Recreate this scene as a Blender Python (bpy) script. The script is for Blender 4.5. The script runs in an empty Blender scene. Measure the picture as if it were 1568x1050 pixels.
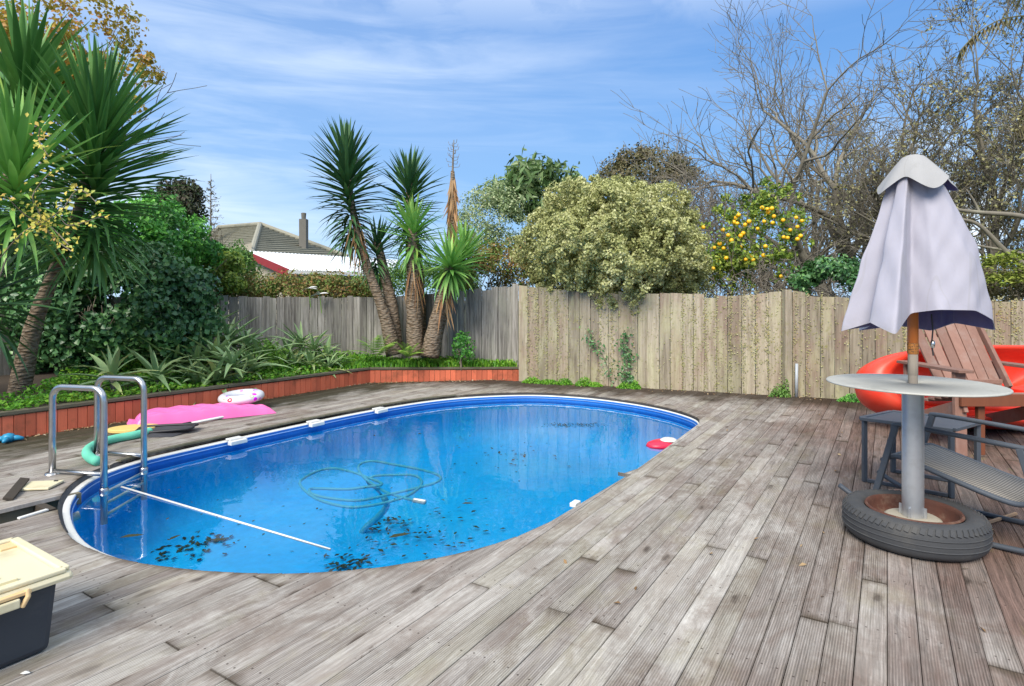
import bpy, math, random
import numpy as np
from mathutils import Vector, Matrix
random.seed(7)
rng = np.random.default_rng(7)
SC = bpy.context.scene
COL = SC.collection
R = math.radians

# ------------------------------------------------------------------ camera, world, sun, exposure
FPX, CX, HY, CH = 898.0, 784.0, 458.0, 1.17
cam_d = bpy.data.cameras.new('camera')
cam = bpy.data.objects.new('camera', cam_d)
COL.objects.link(cam)
cam.location = (0, 0, CH)
cam.rotation_euler = (R(90), 0, 0)
cam_d.sensor_width = 36
cam_d.lens = 36 * FPX / 1568
cam_d.shift_y = -(525 - HY) / 1568
cam_d.clip_end = 1500
cam_d.clip_start = 0.05
SC.camera = cam

SUN_EL, SUN_AZ = 42, 203          # azimuth clockwise from +Y
world = bpy.data.worlds.new('World')
SC.world = world
world.use_nodes = True
wn, wl = world.node_tree.nodes, world.node_tree.links
wn.clear()
w_out = wn.new('ShaderNodeOutputWorld')
w_bg = wn.new('ShaderNodeBackground')
w_sky = wn.new('ShaderNodeTexSky')
w_sky.sky_type = 'NISHITA'
w_sky.sun_disc = False
w_sky.sun_elevation = R(SUN_EL)
w_sky.sun_rotation = R(SUN_AZ)
w_sky.air_density = 1.0
w_sky.dust_density = 0.3
w_sky.ozone_density = 3.5
w_tc = wn.new('ShaderNodeTexCoord')
w_sep = wn.new('ShaderNodeSeparateXYZ')
wl.new(w_tc.outputs['Generated'], w_sep.inputs[0])
def wmath(op, a, b=None, c=None, clamp=False):
    n = wn.new('ShaderNodeMath'); n.operation = op; n.use_clamp = clamp
    for i, x in enumerate((a, b, c)):
        if x is None: continue
        if isinstance(x, (int, float)): n.inputs[i].default_value = x
        else: wl.new(x, n.inputs[i])
    return n.outputs[0]
def wnoise(scale, stretch, detail, rough, off=(0, 0, 0), dist=0.0, rot=(0, 0, 0)):
    m = wn.new('ShaderNodeMapping')
    m.inputs['Scale'].default_value = stretch
    m.inputs['Location'].default_value = off
    m.inputs['Rotation'].default_value = rot
    wl.new(w_tc.outputs['Generated'], m.inputs[0])
    n = wn.new('ShaderNodeTexNoise')
    n.inputs['Scale'].default_value = scale
    n.inputs['Detail'].default_value = detail
    n.inputs['Roughness'].default_value = rough
    n.inputs['Distortion'].default_value = dist
    wl.new(m.outputs[0], n.inputs['Vector'])
    return n.outputs['Fac']
# thin streaky cirrus, more of it towards the left of the view, soft cloud cover higher up
n_wisp = wnoise(2.6, (0.8, 1.0, 7.5), 8, 0.58, (3.1, 0.4, 1.7), 0.5, (0, R(6), 0))
n_big = wnoise(1.7, (1, 1, 2.6), 4, 0.5, (0.3, 5.2, 2.6), 0.3)
n_puff = wnoise(4.6, (1, 1, 1.6), 8, 0.6, (7.3, 1.2, 3.4), 0.2)
leftish = wmath('MULTIPLY_ADD', w_sep.outputs[0], -1.3, 0.50, True)
wisp = wmath('MULTIPLY_ADD', n_wisp, 1.25, -0.54, True)
wisp = wmath('MULTIPLY', wisp, wmath('MULTIPLY_ADD', n_big, 2.4, -0.65, True))
wisp = wmath('MULTIPLY', wisp, wmath('MULTIPLY_ADD', leftish, 1.05, 0.12))
veil = wmath('MULTIPLY', leftish, wmath('MULTIPLY_ADD', n_big, 1.6, -0.35, True))
high = wmath('MULTIPLY_ADD', w_sep.outputs[2], 5.0, -1.95, True)
puff = wmath('MULTIPLY', wmath('MULTIPLY_ADD', n_puff, 5.0, -1.75, True), high)
# one small bank of cumulus low behind the bare tree on the right
bank = wmath('MULTIPLY', wmath('MULTIPLY_ADD', n_puff, 7.0, -3.4, True), wmath('MULTIPLY', wmath('MULTIPLY_ADD', w_sep.outputs[0], 6, -2.6, True), wmath('MULTIPLY_ADD', w_sep.outputs[2], -9.0, 2.6, True)))
cover = wmath('MAXIMUM', wmath('ADD', wisp, wmath('MULTIPLY', veil, 0.20), None, True), wmath('MULTIPLY', puff, 0.9))
cover = wmath('MAXIMUM', cover, bank)
w_rmp = wn.new('ShaderNodeValToRGB')
wl.new(wmath('MULTIPLY_ADD', w_sep.outputs[2], 1.0, 0.0, True), w_rmp.inputs[0])
el = w_rmp.color_ramp.elements
while len(el) < 5: el.new(.5)
for e_, (p_, c_) in zip(el, ((0.0, (1.5, 2.9, 4.7)), (0.12, (1.15, 2.5, 4.4)), (0.28, (0.92, 2.1, 4.2)), (0.46, (0.62, 1.6, 3.7)), (1.0, (0.5, 1.35, 3.2)))):
    e_.position = p_; e_.color = c_ + (1,)
w_base = wn.new('ShaderNodeMix'); w_base.data_type = 'RGBA'
w_base.inputs[0].default_value = 0.92
wl.new(w_sky.outputs[0], w_base.inputs[6]); wl.new(w_rmp.outputs[0], w_base.inputs[7])
w_mix = wn.new('ShaderNodeMix'); w_mix.data_type = 'RGBA'
wl.new(cover, w_mix.inputs[0])
wl.new(w_base.outputs[2], w_mix.inputs[6])
w_mix.inputs[7].default_value = (6.0, 6.4, 6.7, 1)
wl.new(w_mix.outputs[2], w_bg.inputs[0])
w_bg.inputs[1].default_value = 0.12
wl.new(w_bg.outputs[0], w_out.inputs[0])

sun_d = bpy.data.lights.new('sun', 'SUN')
sun = bpy.data.objects.new('sun', sun_d)
COL.objects.link(sun)
sun_d.energy = 2.8
sun_d.angle = R(34)
sun_d.color = (1.0, 0.92, 0.80)
sdir = Vector((math.sin(R(SUN_AZ)) * math.cos(R(SUN_EL)), math.cos(R(SUN_AZ)) * math.cos(R(SUN_EL)), math.sin(R(SUN_EL))))
sun.rotation_euler = sdir.to_track_quat('Z', 'Y').to_euler()
sun.location = sdir * 30
SC.view_settings.view_transform = 'Standard'
SC.view_settings.look = 'None'
SC.view_settings.exposure = 0.85
SC.view_settings.gamma = 1.0
SC.view_settings.use_curve_mapping = False
SC.cycles.max_bounces = 8
SC.cycles.transparent_max_bounces = 12
SC.cycles.caustics_reflective = False
SC.cycles.caustics_refractive = False

# ------------------------------------------------------------------ frames of reference
TH = R(32.6); SU, CU = math.sin(TH), math.cos(TH)
ROOT_ROT = R(57.4)                                    # local x runs along the deck boards (u), local y = -v
def G(px, py, z=0.0):                                 # photo pixel -> point of the plane at height z
    D = FPX * (CH - z) / (py - HY)
    return Vector(((px - CX) / FPX * D, D, z))
def AT(px, py, D):                                    # photo pixel -> point at depth D
    return Vector(((px - CX) / FPX * D, D, CH - (py - HY) / FPX * D))
def UV(u, v, z=0.0):
    return Vector((SU * u + CU * v, CU * u - SU * v, z))
def toUV(p):
    return (SU * p[0] + CU * p[1], CU * p[0] - SU * p[1])

# ------------------------------------------------------------------ object helpers
def tag(o, label=None, cat=None, group=None, kind=None):
    if label: o['label'] = label
    if cat: o['category'] = cat
    if group: o['group'] = group
    if kind: o['kind'] = kind
    return o
def empty(name, loc=(0, 0, 0), rz=0, label=None, cat=None, group=None):
    o = bpy.data.objects.new(name, None)
    COL.objects.link(o)
    o.location = loc; o.rotation_euler = (0, 0, rz)
    o.empty_display_size = 0.1
    return tag(o, label, cat, group)
def link(name, me, m=None, parent=None, smooth=False):
    o = bpy.data.objects.new(name, me)
    COL.objects.link(o)
    if m is not None and not me.materials: me.materials.append(m)
    if parent is not None: o.parent = parent
    if smooth: me.polygons.foreach_set('use_smooth', [True] * len(me.polygons))
    return o
class MB:
    def __init__(s): s.v = []; s.f = []
    def add(s, vs, fs):
        b = len(s.v); s.v += [tuple(x) for x in vs]; s.f += [tuple(b + i for i in f) for f in fs]; return s
    def box(s, c, h, rot=None):                      # centre, half sizes, optional 3x3 matrix
        vs = []
        for z in (-1, 1):
            for y in (-1, 1):
                for x in (-1, 1):
                    p = Vector((x * h[0], y * h[1], z * h[2]))
                    if rot is not None: p = rot @ p
                    vs.append(p + Vector(c))
        return s.add(vs, [(0, 2, 3, 1), (4, 5, 7, 6), (0, 1, 5, 4), (2, 6, 7, 3), (0, 4, 6, 2), (1, 3, 7, 5)])
    def bar(s, a, b, w, t, up=(0, 0, 1)):            # rectangular bar a->b
        a = Vector(a); b = Vector(b); d = (b - a); L = d.length; d.normalize()
        up = Vector(up)
        if abs(d.dot(up)) > .98: up = Vector((0, 1, 0))
        sd = d.cross(up).normalized(); u2 = sd.cross(d).normalized()
        m = Matrix((d, sd, u2)).transposed()
        return s.box((a + b) / 2, (L / 2, w / 2, t / 2), m)
    def tube(s, pts, r, n=10, closed=False, cap=True):
        pts = [Vector(p) for p in pts]; N = len(pts)
        rs = r if isinstance(r, (list, tuple)) else [r] * N
        b = len(s.v); prev = None
        for i, p in enumerate(pts):
            if closed: t = pts[(i + 1) % N] - pts[i - 1]
            else: t = pts[min(i + 1, N - 1)] - pts[max(i - 1, 0)]
            t.normalize()
            if prev is None:
                x = t.orthogonal().normalized()
            else:
                x = (prev - t * prev.dot(t)).normalized()
            prev = x; y = t.cross(x)
            for k in range(n):
                a = 2 * math.pi * k / n
                s.v.append(tuple(p + (x * math.cos(a) + y * math.sin(a)) * rs[i]))
        M = N if closed else N - 1
        for i in range(M):
            i2 = (i + 1) % N
            for k in range(n):
                k2 = (k + 1) % n
                s.f.append((b + i * n + k, b + i * n + k2, b + i2 * n + k2, b + i2 * n + k))
        if cap and not closed:
            s.f.append(tuple(b + k for k in range(n))[::-1])
            s.f.append(tuple(b + (N - 1) * n + k for k in range(n)))
        return s
    def lathe(s, prof, c=(0, 0, 0), n=40, m=None):   # prof (r,z)
        b = len(s.v)
        for r, z in prof:
            for k in range(n):
                a = 2 * math.pi * k / n
                p = Vector((r * math.cos(a), r * math.sin(a), z))
                if m is not None: p = m @ p
                s.v.append(tuple(p + Vector(c)))
        for i in range(len(prof) - 1):
            for k in range(n):
                k2 = (k + 1) % n
                s.f.append((b + i * n + k, b + i * n + k2, b + (i + 1) * n + k2, b + (i + 1) * n + k))
        return s
    def build(s, name, m, parent=None, smooth=False, bevel=0):
        me = bpy.data.meshes.new(name)
        me.from_pydata(s.v, [], s.f); me.update()
        o = link(name, me, m, parent, smooth)
        if bevel:
            md = o.modifiers.new('bevel', 'BEVEL'); md.width = bevel; md.segments = 2; md.limit_method = 'ANGLE'
        return o
def np_mesh(name, V, F):
    me = bpy.data.meshes.new(name)
    V = np.asarray(V, dtype=np.float32); F = np.asarray(F, dtype=np.int32); k = F.shape[1]
    me.vertices.add(len(V)); me.vertices.foreach_set('co', V.ravel())
    me.loops.add(F.size); me.loops.foreach_set('vertex_index', F.ravel())
    me.polygons.add(len(F)); me.polygons.foreach_set('loop_start', np.arange(0, F.size, k, dtype=np.int32))
    me.update(calc_edges=True)
    return me
def unit(a): return a / (np.linalg.norm(a, axis=1, keepdims=True) + 1e-9)
def leaves(P, Nrm, L, W, jit=.7, fold=.25, hang=0.0, g=rng):
    """one folded kite per point, facing roughly along Nrm"""
    n = len(P)
    Nn = unit(Nrm + g.normal(0, jit, (n, 3)))
    A = unit(np.cross(Nn, g.normal(0, 1, (n, 3))) + np.array([0, 0, -hang]))
    B = unit(np.cross(Nn, A)); Nn = np.cross(A, B)
    s = g.uniform(.6, 1.25, (n, 1)); l = L * s; w = W * s
    v0 = P - A * l * .5; v2 = P + A * l * .5
    v1 = P + B * w * .5 + Nn * w * fold - A * l * .06; v3 = P - B * w * .5 + Nn * w * fold - A * l * .06
    V = np.stack([v0, v1, v2, v3], 1).reshape(-1, 3)
    b = np.arange(n)[:, None] * 4
    F = np.concatenate([b + np.array([[0, 1, 2]]), b + np.array([[0, 2, 3]])], 1).reshape(-1, 3)
    return V, F
def crown(c, rad, nclump, cr, nleaf, g, shell=.35, lo=-1.0, flat=1.0):
    """points and outward normals of a crown made of leaf clumps with gaps between them"""
    d = unit(g.normal(0, 1, (nclump * 3, 3)))
    d = d[d[:, 2] > lo][:nclump]
    rr = 1 - shell * g.random((len(d), 1)) ** 1.3
    cc = d * rr * (1 + .13 * np.sin(d[:, :1] * 5 + 1) * np.cos(d[:, 1:2] * 4 + d[:, 2:3] * 5))
    cc = cc * np.array(rad)
    idx = g.integers(0, len(cc), nleaf)
    sz = g.uniform(.6, 1.3, len(cc))[idx][:, None] * cr
    q = unit(g.normal(0, 1, (nleaf, 3)))
    P = cc[idx] + q * sz * g.random((nleaf, 1)) ** .45 * np.array([1, 1, flat])
    out = unit(P / np.array(rad)) + q * .8
    return P + np.array(c), unit(out)
def prisms(segs, nmin=3, nbig=6, cut=.012):
    """segments (p0,p1,r0,r1) as tapered prisms; returns verts and quads"""
    Vs, Fs, base = [], [], 0
    S = np.array([list(a) + list(b) + [r0, r1] for a, b, r0, r1 in segs], dtype=float)
    for big in (True, False):
        T = S[S[:, 6] > cut] if big else S[S[:, 6] <= cut]
        if len(T) == 0: continue
        n = nbig if big else nmin
        d = unit(T[:, 3:6] - T[:, :3])
        ref = np.where(np.abs(d[:, 2:3]) > .9, np.array([[1.0, 0, 0]]), np.array([[0, 0, 1.0]]))
        x = unit(np.cross(d, ref)); y = np.cross(d, x)
        a = 2 * np.pi * np.arange(n) / n
        ring = x[:, None, :] * np.cos(a)[None, :, None] + y[:, None, :] * np.sin(a)[None, :, None]
        lo_ = T[:, None, :3] + ring * T[:, 6][:, None, None]
        hi_ = T[:, None, 3:6] + ring * T[:, 7][:, None, None]
        V = np.concatenate([lo_, hi_], 1).reshape(-1, 3)
        b = base + np.arange(len(T))[:, None, None] * 2 * n
        k = np.arange(n); k2 = (k + 1) % n
        f = np.stack([k, k2, k2 + n, k + n], 1)[None]
        Fs.append((b + f).reshape(-1, 4)); Vs.append(V); base += len(V)
    return np.concatenate(Vs), np.concatenate(Fs)
def grow(segs, tips, p, d, L, r, lev, rnd, up=.15, kink=.22, kids=(2, 4), shrink=.62, ang=.75, steps=5):
    p = Vector(p); d = Vector(d).normalized()
    r = max(r, .0065); rr = r
    for i in range(steps):
        d = (d + Vector((rnd.gauss(0, kink), rnd.gauss(0, kink), rnd.gauss(0, kink) + up)) * .55).normalized()
        q = p + d * (L / steps)
        r2 = max(.0048, r * (1 - .55 * (i + 1) / steps))
        segs.append((tuple(p), tuple(q), rr, r2))
        p = q; rr = r2
        if lev > 0 and i >= 1 and len(segs) < 60000:
            k = 1 if rnd.random() < (.55 + .1 * kids[0]) else 0
            if i == steps - 1: k = kids[0]
            for _ in range(k):
                ax = Vector((rnd.gauss(0, 1), rnd.gauss(0, 1), rnd.gauss(0, 1)))
                ax = (ax - d * ax.dot(d)).normalized()
                a = ang * rnd.uniform(.6, 1.2)
                nd = (d * math.cos(a) + ax * math.sin(a)).normalized()
                grow(segs, tips, p, nd, L * shrink * rnd.uniform(.7, 1.15), r2 * .72, lev - 1, rnd, up, kink, kids, shrink, ang, steps if lev > 2 else max(3, steps - 1))
    tips.append(tuple(p))

# ------------------------------------------------------------------ materials
def nodes_of(name):
    m = bpy.data.materials.new(name); m.use_nodes = True
    nt = m.node_tree; nt.nodes.clear()
    return m, nt
class NT:
    def __init__(s, name):
        s.m, s.t = nodes_of(name); s.n = s.t.nodes; s.l = s.t.links
        s.tc = s.n.new('ShaderNodeTexCoord'); s.geo = None
    def put(s, x, sock):
        if isinstance(x, (int, float)): sock.default_value = x
        elif isinstance(x, (tuple, list)):
            sock.default_value = tuple(x) if len(x) == 4 or sock.type == 'VECTOR' else tuple(x) + (1,)
        elif x is not None: s.l.new(x, sock)
    def math(s, op, a, b=None, c=None, clamp=False):
        n = s.n.new('ShaderNodeMath'); n.operation = op; n.use_clamp = clamp
        for i, x in enumerate((a, b, c)):
            if x is not None: s.put(x, n.inputs[i])
        return n.outputs[0]
    def map(s, vec, scale=(1, 1, 1), loc=(0, 0, 0), rot=(0, 0, 0)):
        n = s.n.new('ShaderNodeMapping'); s.put(vec, n.inputs[0])
        n.inputs['Scale'].default_value = scale; n.inputs['Rotation'].default_value = rot
        s.put(loc, n.inputs['Location'])
        return n.outputs[0]
    def noise(s, vec, scale, detail=4, rough=.55, dist=0):
        n = s.n.new('ShaderNodeTexNoise'); s.put(vec, n.inputs['Vector'])
        n.inputs['Scale'].default_value = scale; n.inputs['Detail'].default_value = detail
        n.inputs['Roughness'].default_value = rough; n.inputs['Distortion'].default_value = dist
        return n.outputs['Fac']
    def voro(s, vec, scale, rand=1.0, out='Distance'):
        n = s.n.new('ShaderNodeTexVoronoi'); s.put(vec, n.inputs['Vector'])
        n.inputs['Scale'].default_value = scale; n.inputs['Randomness'].default_value = rand
        return n.outputs[out]
    def ramp(s, f, stops):
        n = s.n.new('ShaderNodeValToRGB'); s.put(f, n.inputs[0])
        e = n.color_ramp.elements
        while len(e) < len(stops): e.new(.5)
        for i, (p, c) in enumerate(stops):
            e[i].position = p; e[i].color = tuple(c) + (1,) if len(c) == 3 else c
        return n.outputs[0]
    def mix(s, f, a, b, mode='MIX'):
        n = s.n.new('ShaderNodeMix'); n.data_type = 'RGBA'; n.blend_type = mode
        s.put(f, n.inputs[0]); s.put(a, n.inputs[6]); s.put(b, n.inputs[7])
        return n.outputs[2]
    def rand(s, kind):
        if kind == 'object':
            return s.n.new('ShaderNodeObjectInfo').outputs['Random']
        return s.n.new('ShaderNodeNewGeometry').outputs['Random Per Island']
    def val(s, col, v):                               # multiply brightness by v
        n = s.n.new('ShaderNodeHueSaturation'); s.put(col, n.inputs['Color']); s.put(v, n.inputs['Value'])
        return n.outputs[0]
    def bump(s, h, strength=.3, dist=.01):
        n = s.n.new('ShaderNodeBump'); s.put(h, n.inputs['Height'])
        n.inputs['Strength'].default_value = strength; n.inputs['Distance'].default_value = dist
        return n.outputs[0]
    def out(s, col, rough=.7, metal=0, normal=None, trans=0, spec=.5, emit=None):
        b = s.n.new('ShaderNodeBsdfPrincipled')
        s.put(col, b.inputs['Base Color']); s.put(rough, b.inputs['Roughness']); s.put(metal, b.inputs['Metallic'])
        b.inputs['Specular IOR Level'].default_value = spec
        if normal is not None: s.l.new(normal, b.inputs['Normal'])
        o = s.n.new('ShaderNodeOutputMaterial')
        if trans:
            t = s.n.new('ShaderNodeBsdfTranslucent'); s.put(col, t.inputs[0])
            mx = s.n.new('ShaderNodeMixShader'); mx.inputs[0].default_value = trans
            s.l.new(b.outputs[0], mx.inputs[1]); s.l.new(t.outputs[0], mx.inputs[2])
            s.l.new(mx.outputs[0], o.inputs[0])
        else: s.l.new(b.outputs[0], o.inputs[0])
        return s.m
def simple(name, c1, c2=None, scale=6, rough=.6, metal=0, bump=0, bs=60, stretch=(1, 1, 1), rnd=None, rv=.25, trans=0, spec=.5, dirt=None, dirtf=.5, dscale=3):
    t = NT(name); P = t.map(t.tc.outputs['Object'], stretch)
    col = t.mix(t.noise(P, scale, 5, .6), c1, c2 or tuple(x * .75 for x in c1)) if True else c1
    if dirt:
        f = t.math('MULTIPLY_ADD', t.noise(t.tc.outputs['Object'], dscale, 8, .68), 5, -2.6, True)
        col = t.mix(t.math('MULTIPLY', f, dirtf), col, dirt)
    if rnd: col = t.val(col, t.math('MULTIPLY_ADD', t.rand(rnd), 2 * rv, 1 - rv))
    nm = t.bump(t.noise(P, bs, 4, .6), bump, .004) if bump else None
    return t.out(col, rough, metal, nm, trans, spec)
GAIN = {'yucca_leaf_green': 1.5, 'ivy_leaf': 2.5, 'lush_green_leaf': 2.6, 'loquat_leaf': 2.3, 'yucca_leaf_bright': 1.5, 'citrus_leaf': 1.7, 'autumn_leaf': 1.3, 'yellow_green_leaf': 1.25, 'dead_yucca_leaf': 1.2, 'fern_frond': 1.3, 'pale_variegated_leaf': 1.4, 'green_and_rust_leaf': 1.6, 'bright_moss': 1.3, 'aloe_leaf': 2.0, 'cream_variegated_leaf': 1.1, 'lichen_tuft': 1.1, 'bright_ground_leaf': 1.15, 'sodden_leaf': 1.0, 'dry_leaf_litter': 1.1}
def leafmat(name, stops, rv=.35, rough=.5, trans=.25, kind='island', nsc=1.6, spec=.4):
    """leaf colour: random pick per leaf along a ramp, with broad natural drift through the plant"""
    t = NT(name)
    f = t.math('ADD', t.math('MULTIPLY', t.rand(kind), .7), t.math('MULTIPLY_ADD', t.noise(t.geo_pos() if hasattr(t, 'geo_pos') else t.tc.outputs['Object'], nsc, 3), 1.2, -.45), None, True)
    stops = [tuple(min(.85, x * GAIN.get(name, 1.95)) for x in c) for c in stops]
    col = t.ramp(f, [(i / (len(stops) - 1), c) for i, c in enumerate(stops)])
    return t.out(col, rough, 0, None, trans, spec)

# weathered reeded decking
def deck_mat():
    t = NT('weathered_deck_timber')
    O = t.tc.outputs['Object']
    rnd = t.rand('object')
    sh = t.n.new('ShaderNodeCombineXYZ')
    t.put(t.math('MULTIPLY', rnd, 37.0), sh.inputs[0]); t.put(t.math('MULTIPLY', rnd, 11.0), sh.inputs[2])
    Oo = t.n.new('ShaderNodeVectorMath'); Oo.operation = 'ADD'
    t.put(O, Oo.inputs[0]); t.put(sh.outputs[0], Oo.inputs[1]); Oo = Oo.outputs[0]
    sep = t.n.new('ShaderNodeSeparateXYZ'); t.put(O, sep.inputs[0])
    U, W = sep.outputs[0], sep.outputs[1]
    r2 = t.math('FRACT', t.math('MULTIPLY', rnd, 17.31))
    wob = t.noise(t.map(Oo, (2.2, 9, 1)), 1.5, 3)
    gv = t.n.new('ShaderNodeCombineXYZ')
    t.put(U, gv.inputs[0]); t.put(t.math('MULTIPLY_ADD', wob, .045, W), gv.inputs[1]); t.put(t.math('MULTIPLY', rnd, 19), gv.inputs[2])
    grain = t.noise(t.map(gv.outputs[0], (1.7, 46, 1)), 1.5, 10, .72, .35)
    fine = t.noise(t.map(Oo, (9, 210, 1)), 1.0, 5, .75)
    blot = t.noise(t.map(Oo, (1.8, 5, 1)), 1.4, 6, .66, .9)
    col = t.ramp(grain, [(.28, (.080, .066, .057)), (.40, (.25, .220, .195)), (.52, (.43, .395, .355)), (.68, (.63, .60, .56))])
    col = t.mix(t.math('MULTIPLY_ADD', fine, 3.4, -1.35, True), t.val(col, .52), col)
    col = t.mix(t.math('MULTIPLY', t.math('MULTIPLY_ADD', blot, 6, -2.95, True), .85), col, (.150, .110, .088))
    col = t.mix(.34, col, t.ramp(r2, [(0, (.60, .58, .53)), (.25, (.37, .335, .31)), (.45, (.22, .185, .165)), (.62, (.63, .60, .55)), (.8, (.43, .405, .32)), (1, (.44, .405, .375))]))
    # stains that run across several boards
    cr = t.noise(t.map(O, (1.5, 1.5, 1), (2, 5, 0)), 1.6, 9, .72, .5)
    col = t.mix(t.math('MULTIPLY', t.math('MULTIPLY_ADD', cr, 7, -3.6, True), .60), col, (.17, .13, .105))
    ol = t.math('MULTIPLY_ADD', t.noise(t.map(O, (1.3, 2.2, 1), (4, 9, 0)), 1.5, 8, .68), 6, -3.2, True)
    col = t.mix(t.math('MULTIPLY', ol, .40), col, (.30, .275, .16))
    sv_ = t.math('MULTIPLY_ADD', t.noise(t.map(O, (1.2, 2.6, 1), (7, 1, 3)), 2.1, 8, .74, .6), 7, -3.7, True)
    col = t.mix(t.math('MULTIPLY', sv_, .42), col, (.62, .60, .56))
    ds_ = t.math('MULTIPLY_ADD', t.noise(t.map(O, (3.2, 6.5, 1), (1, 8, 2)), 2.0, 9, .76, .8), 11, -6.7, True)
    col = t.mix(t.math('MULTIPLY', ds_, .72), col, (.085, .066, .052))
    # damp brown weathering: away from the pool on the open side
    big = t.noise(O, .9, 6, .62, .4)
    side = t.math('MAXIMUM', t.math('MULTIPLY_ADD', W, -.62, .46), 0)
    farr = t.math('MAXIMUM', t.math('MULTIPLY_ADD', U, .42, -1.5), 0)
    fb = t.math('ADD', side, t.math('MULTIPLY', farr, t.math('MULTIPLY_ADD', W, -.9, 1.0, True)))
    fb = t.math('ADD', t.math('MULTIPLY', fb, 1.25), t.math('MULTIPLY_ADD', big, 2.8, -1.42), None, True)
    brown = t.mix(t.math('MULTIPLY_ADD', grain, 3.2, -1.15, True), (.048, .028, .022), (.22, .132, .105))
    col = t.mix(t.math('MULTIPLY', fb, t.math('MULTIPLY_ADD', r2, .28, .64)), col, brown)
    n3 = t.noise(t.map(O, (1, 2.2, 1)), 1.7, 8, .7, .3)
    gp = t.math('MULTIPLY', t.math('MULTIPLY_ADD', t.noise(t.map(O, (.8, 3, 1), (9, 2, 0)), 2.0, 7, .66), 8, -4.9, True), side)
    col = t.mix(t.math('MULTIPLY', gp, .75), col, (.21, .20, .055))
    # algae: blackish green along the garden edging, dark damp band along the fence
    wall = t.math('MULTIPLY_ADD', W, 1.9, -10.1)
    alg = t.math('ADD', wall, t.math('MULTIPLY_ADD', n3, 3.4, -1.6), None, True)
    col = t.mix(t.math('MULTIPLY', alg, .9), col, (.040, .036, .017))
    endf = t.math('ADD', t.math('MULTIPLY_ADD', U, 1.9, -13.5), t.math('MULTIPLY', W, .36))
    alg2 = t.math('ADD', endf, t.math('MULTIPLY_ADD', n3, 3.0, -1.45), None, True)
    col = t.mix(t.math('MULTIPLY', alg2, .86), col, (.042, .029, .019))
    # knots with a dark heart and a soft halo
    kn = t.voro(t.map(Oo, (2.6, 7.2, 1)), 1.0)
    kd = t.math('ADD', kn, t.math('MULTIPLY_ADD', t.noise(t.map(Oo, (22, 40, 1)), 1, 3), .16, -.08))
    col = t.mix(t.math('MULTIPLY', t.math('MULTIPLY_ADD', kd, -3.4, 1.15, True), .36), col, (.17, .13, .10))
    col = t.mix(t.math('MULTIPLY', t.math('MULTIPLY', t.math('MULTIPLY_ADD', kd, -12, 1.75, True), t.math('MULTIPLY_ADD', blot, 3, -.9, True)), .95), col, (.050, .038, .031))
    # dirt at the butt joints
    a0 = t.n.new('ShaderNodeAttribute'); a0.attribute_name = 'd0'; a1 = t.n.new('ShaderNodeAttribute'); a1.attribute_name = 'd1'
    ed = t.math('MINIMUM', a0.outputs['Fac'], a1.outputs['Fac'])
    ef = t.math('ADD', t.math('MULTIPLY_ADD', ed, -18, .8), t.math('MULTIPLY_ADD', blot, 3.0, -1.6), None, True)
    col = t.mix(t.math('MULTIPLY', ef, .8), col, (.085, .065, .045))
    el_ = t.math('LESS_THAN', ed, .0028)
    col = t.mix(t.math('MULTIPLY', el_, .45), col, (.02, .016, .012))
    # nail heads, two across each board over every joist (0.45 m)
    bw = t.math('ABSOLUTE', t.math('SUBTRACT', t.math('FRACT', t.math('DIVIDE', t.math('ADD', W, 20 * .0905), .0905)), .5))
    nw = t.math('ABSOLUTE', t.math('SUBTRACT', bw, t.math('MULTIPLY_ADD', r2, .12, .19)))
    nu = t.math('ABSOLUTE', t.math('SUBTRACT', t.math('FRACT', t.math('ADD', t.math('DIVIDE', U, .45), t.math('MULTIPLY', rnd, .07))), .5))
    nd = t.math('ADD', t.math('POWER', t.math('MULTIPLY', nw, .0905), 2), t.math('POWER', t.math('MULTIPLY', nu, .45), 2))
    col = t.mix(t.math('MULTIPLY', t.math('LESS_THAN', nd, .0038 ** 2), .7), col, (.035, .022, .018))
    # reeding: fine ridges along the board, worn flat in places
    wv = t.math('SINE', t.math('MULTIPLY', W, 2 * math.pi / .0082))
    worn = t.math('MULTIPLY_ADD', t.noise(t.map(Oo, (.5, 2, 1)), 1.3, 3), 4.5, -1.5, True)
    reed = t.math('MULTIPLY', t.math('MULTIPLY_ADD', wv, .5, .5), worn)
    col = t.val(col, t.math('MULTIPLY_ADD', reed, -.42, 1.10))
    h = t.math('ADD', t.math('MULTIPLY', reed, -.6), t.math('ADD', t.math('MULTIPLY', grain, .8), t.math('MULTIPLY', fine, .4)))
    return t.out(col, .9, 0, t.bump(h, .6, .004), 0, .12)

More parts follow.
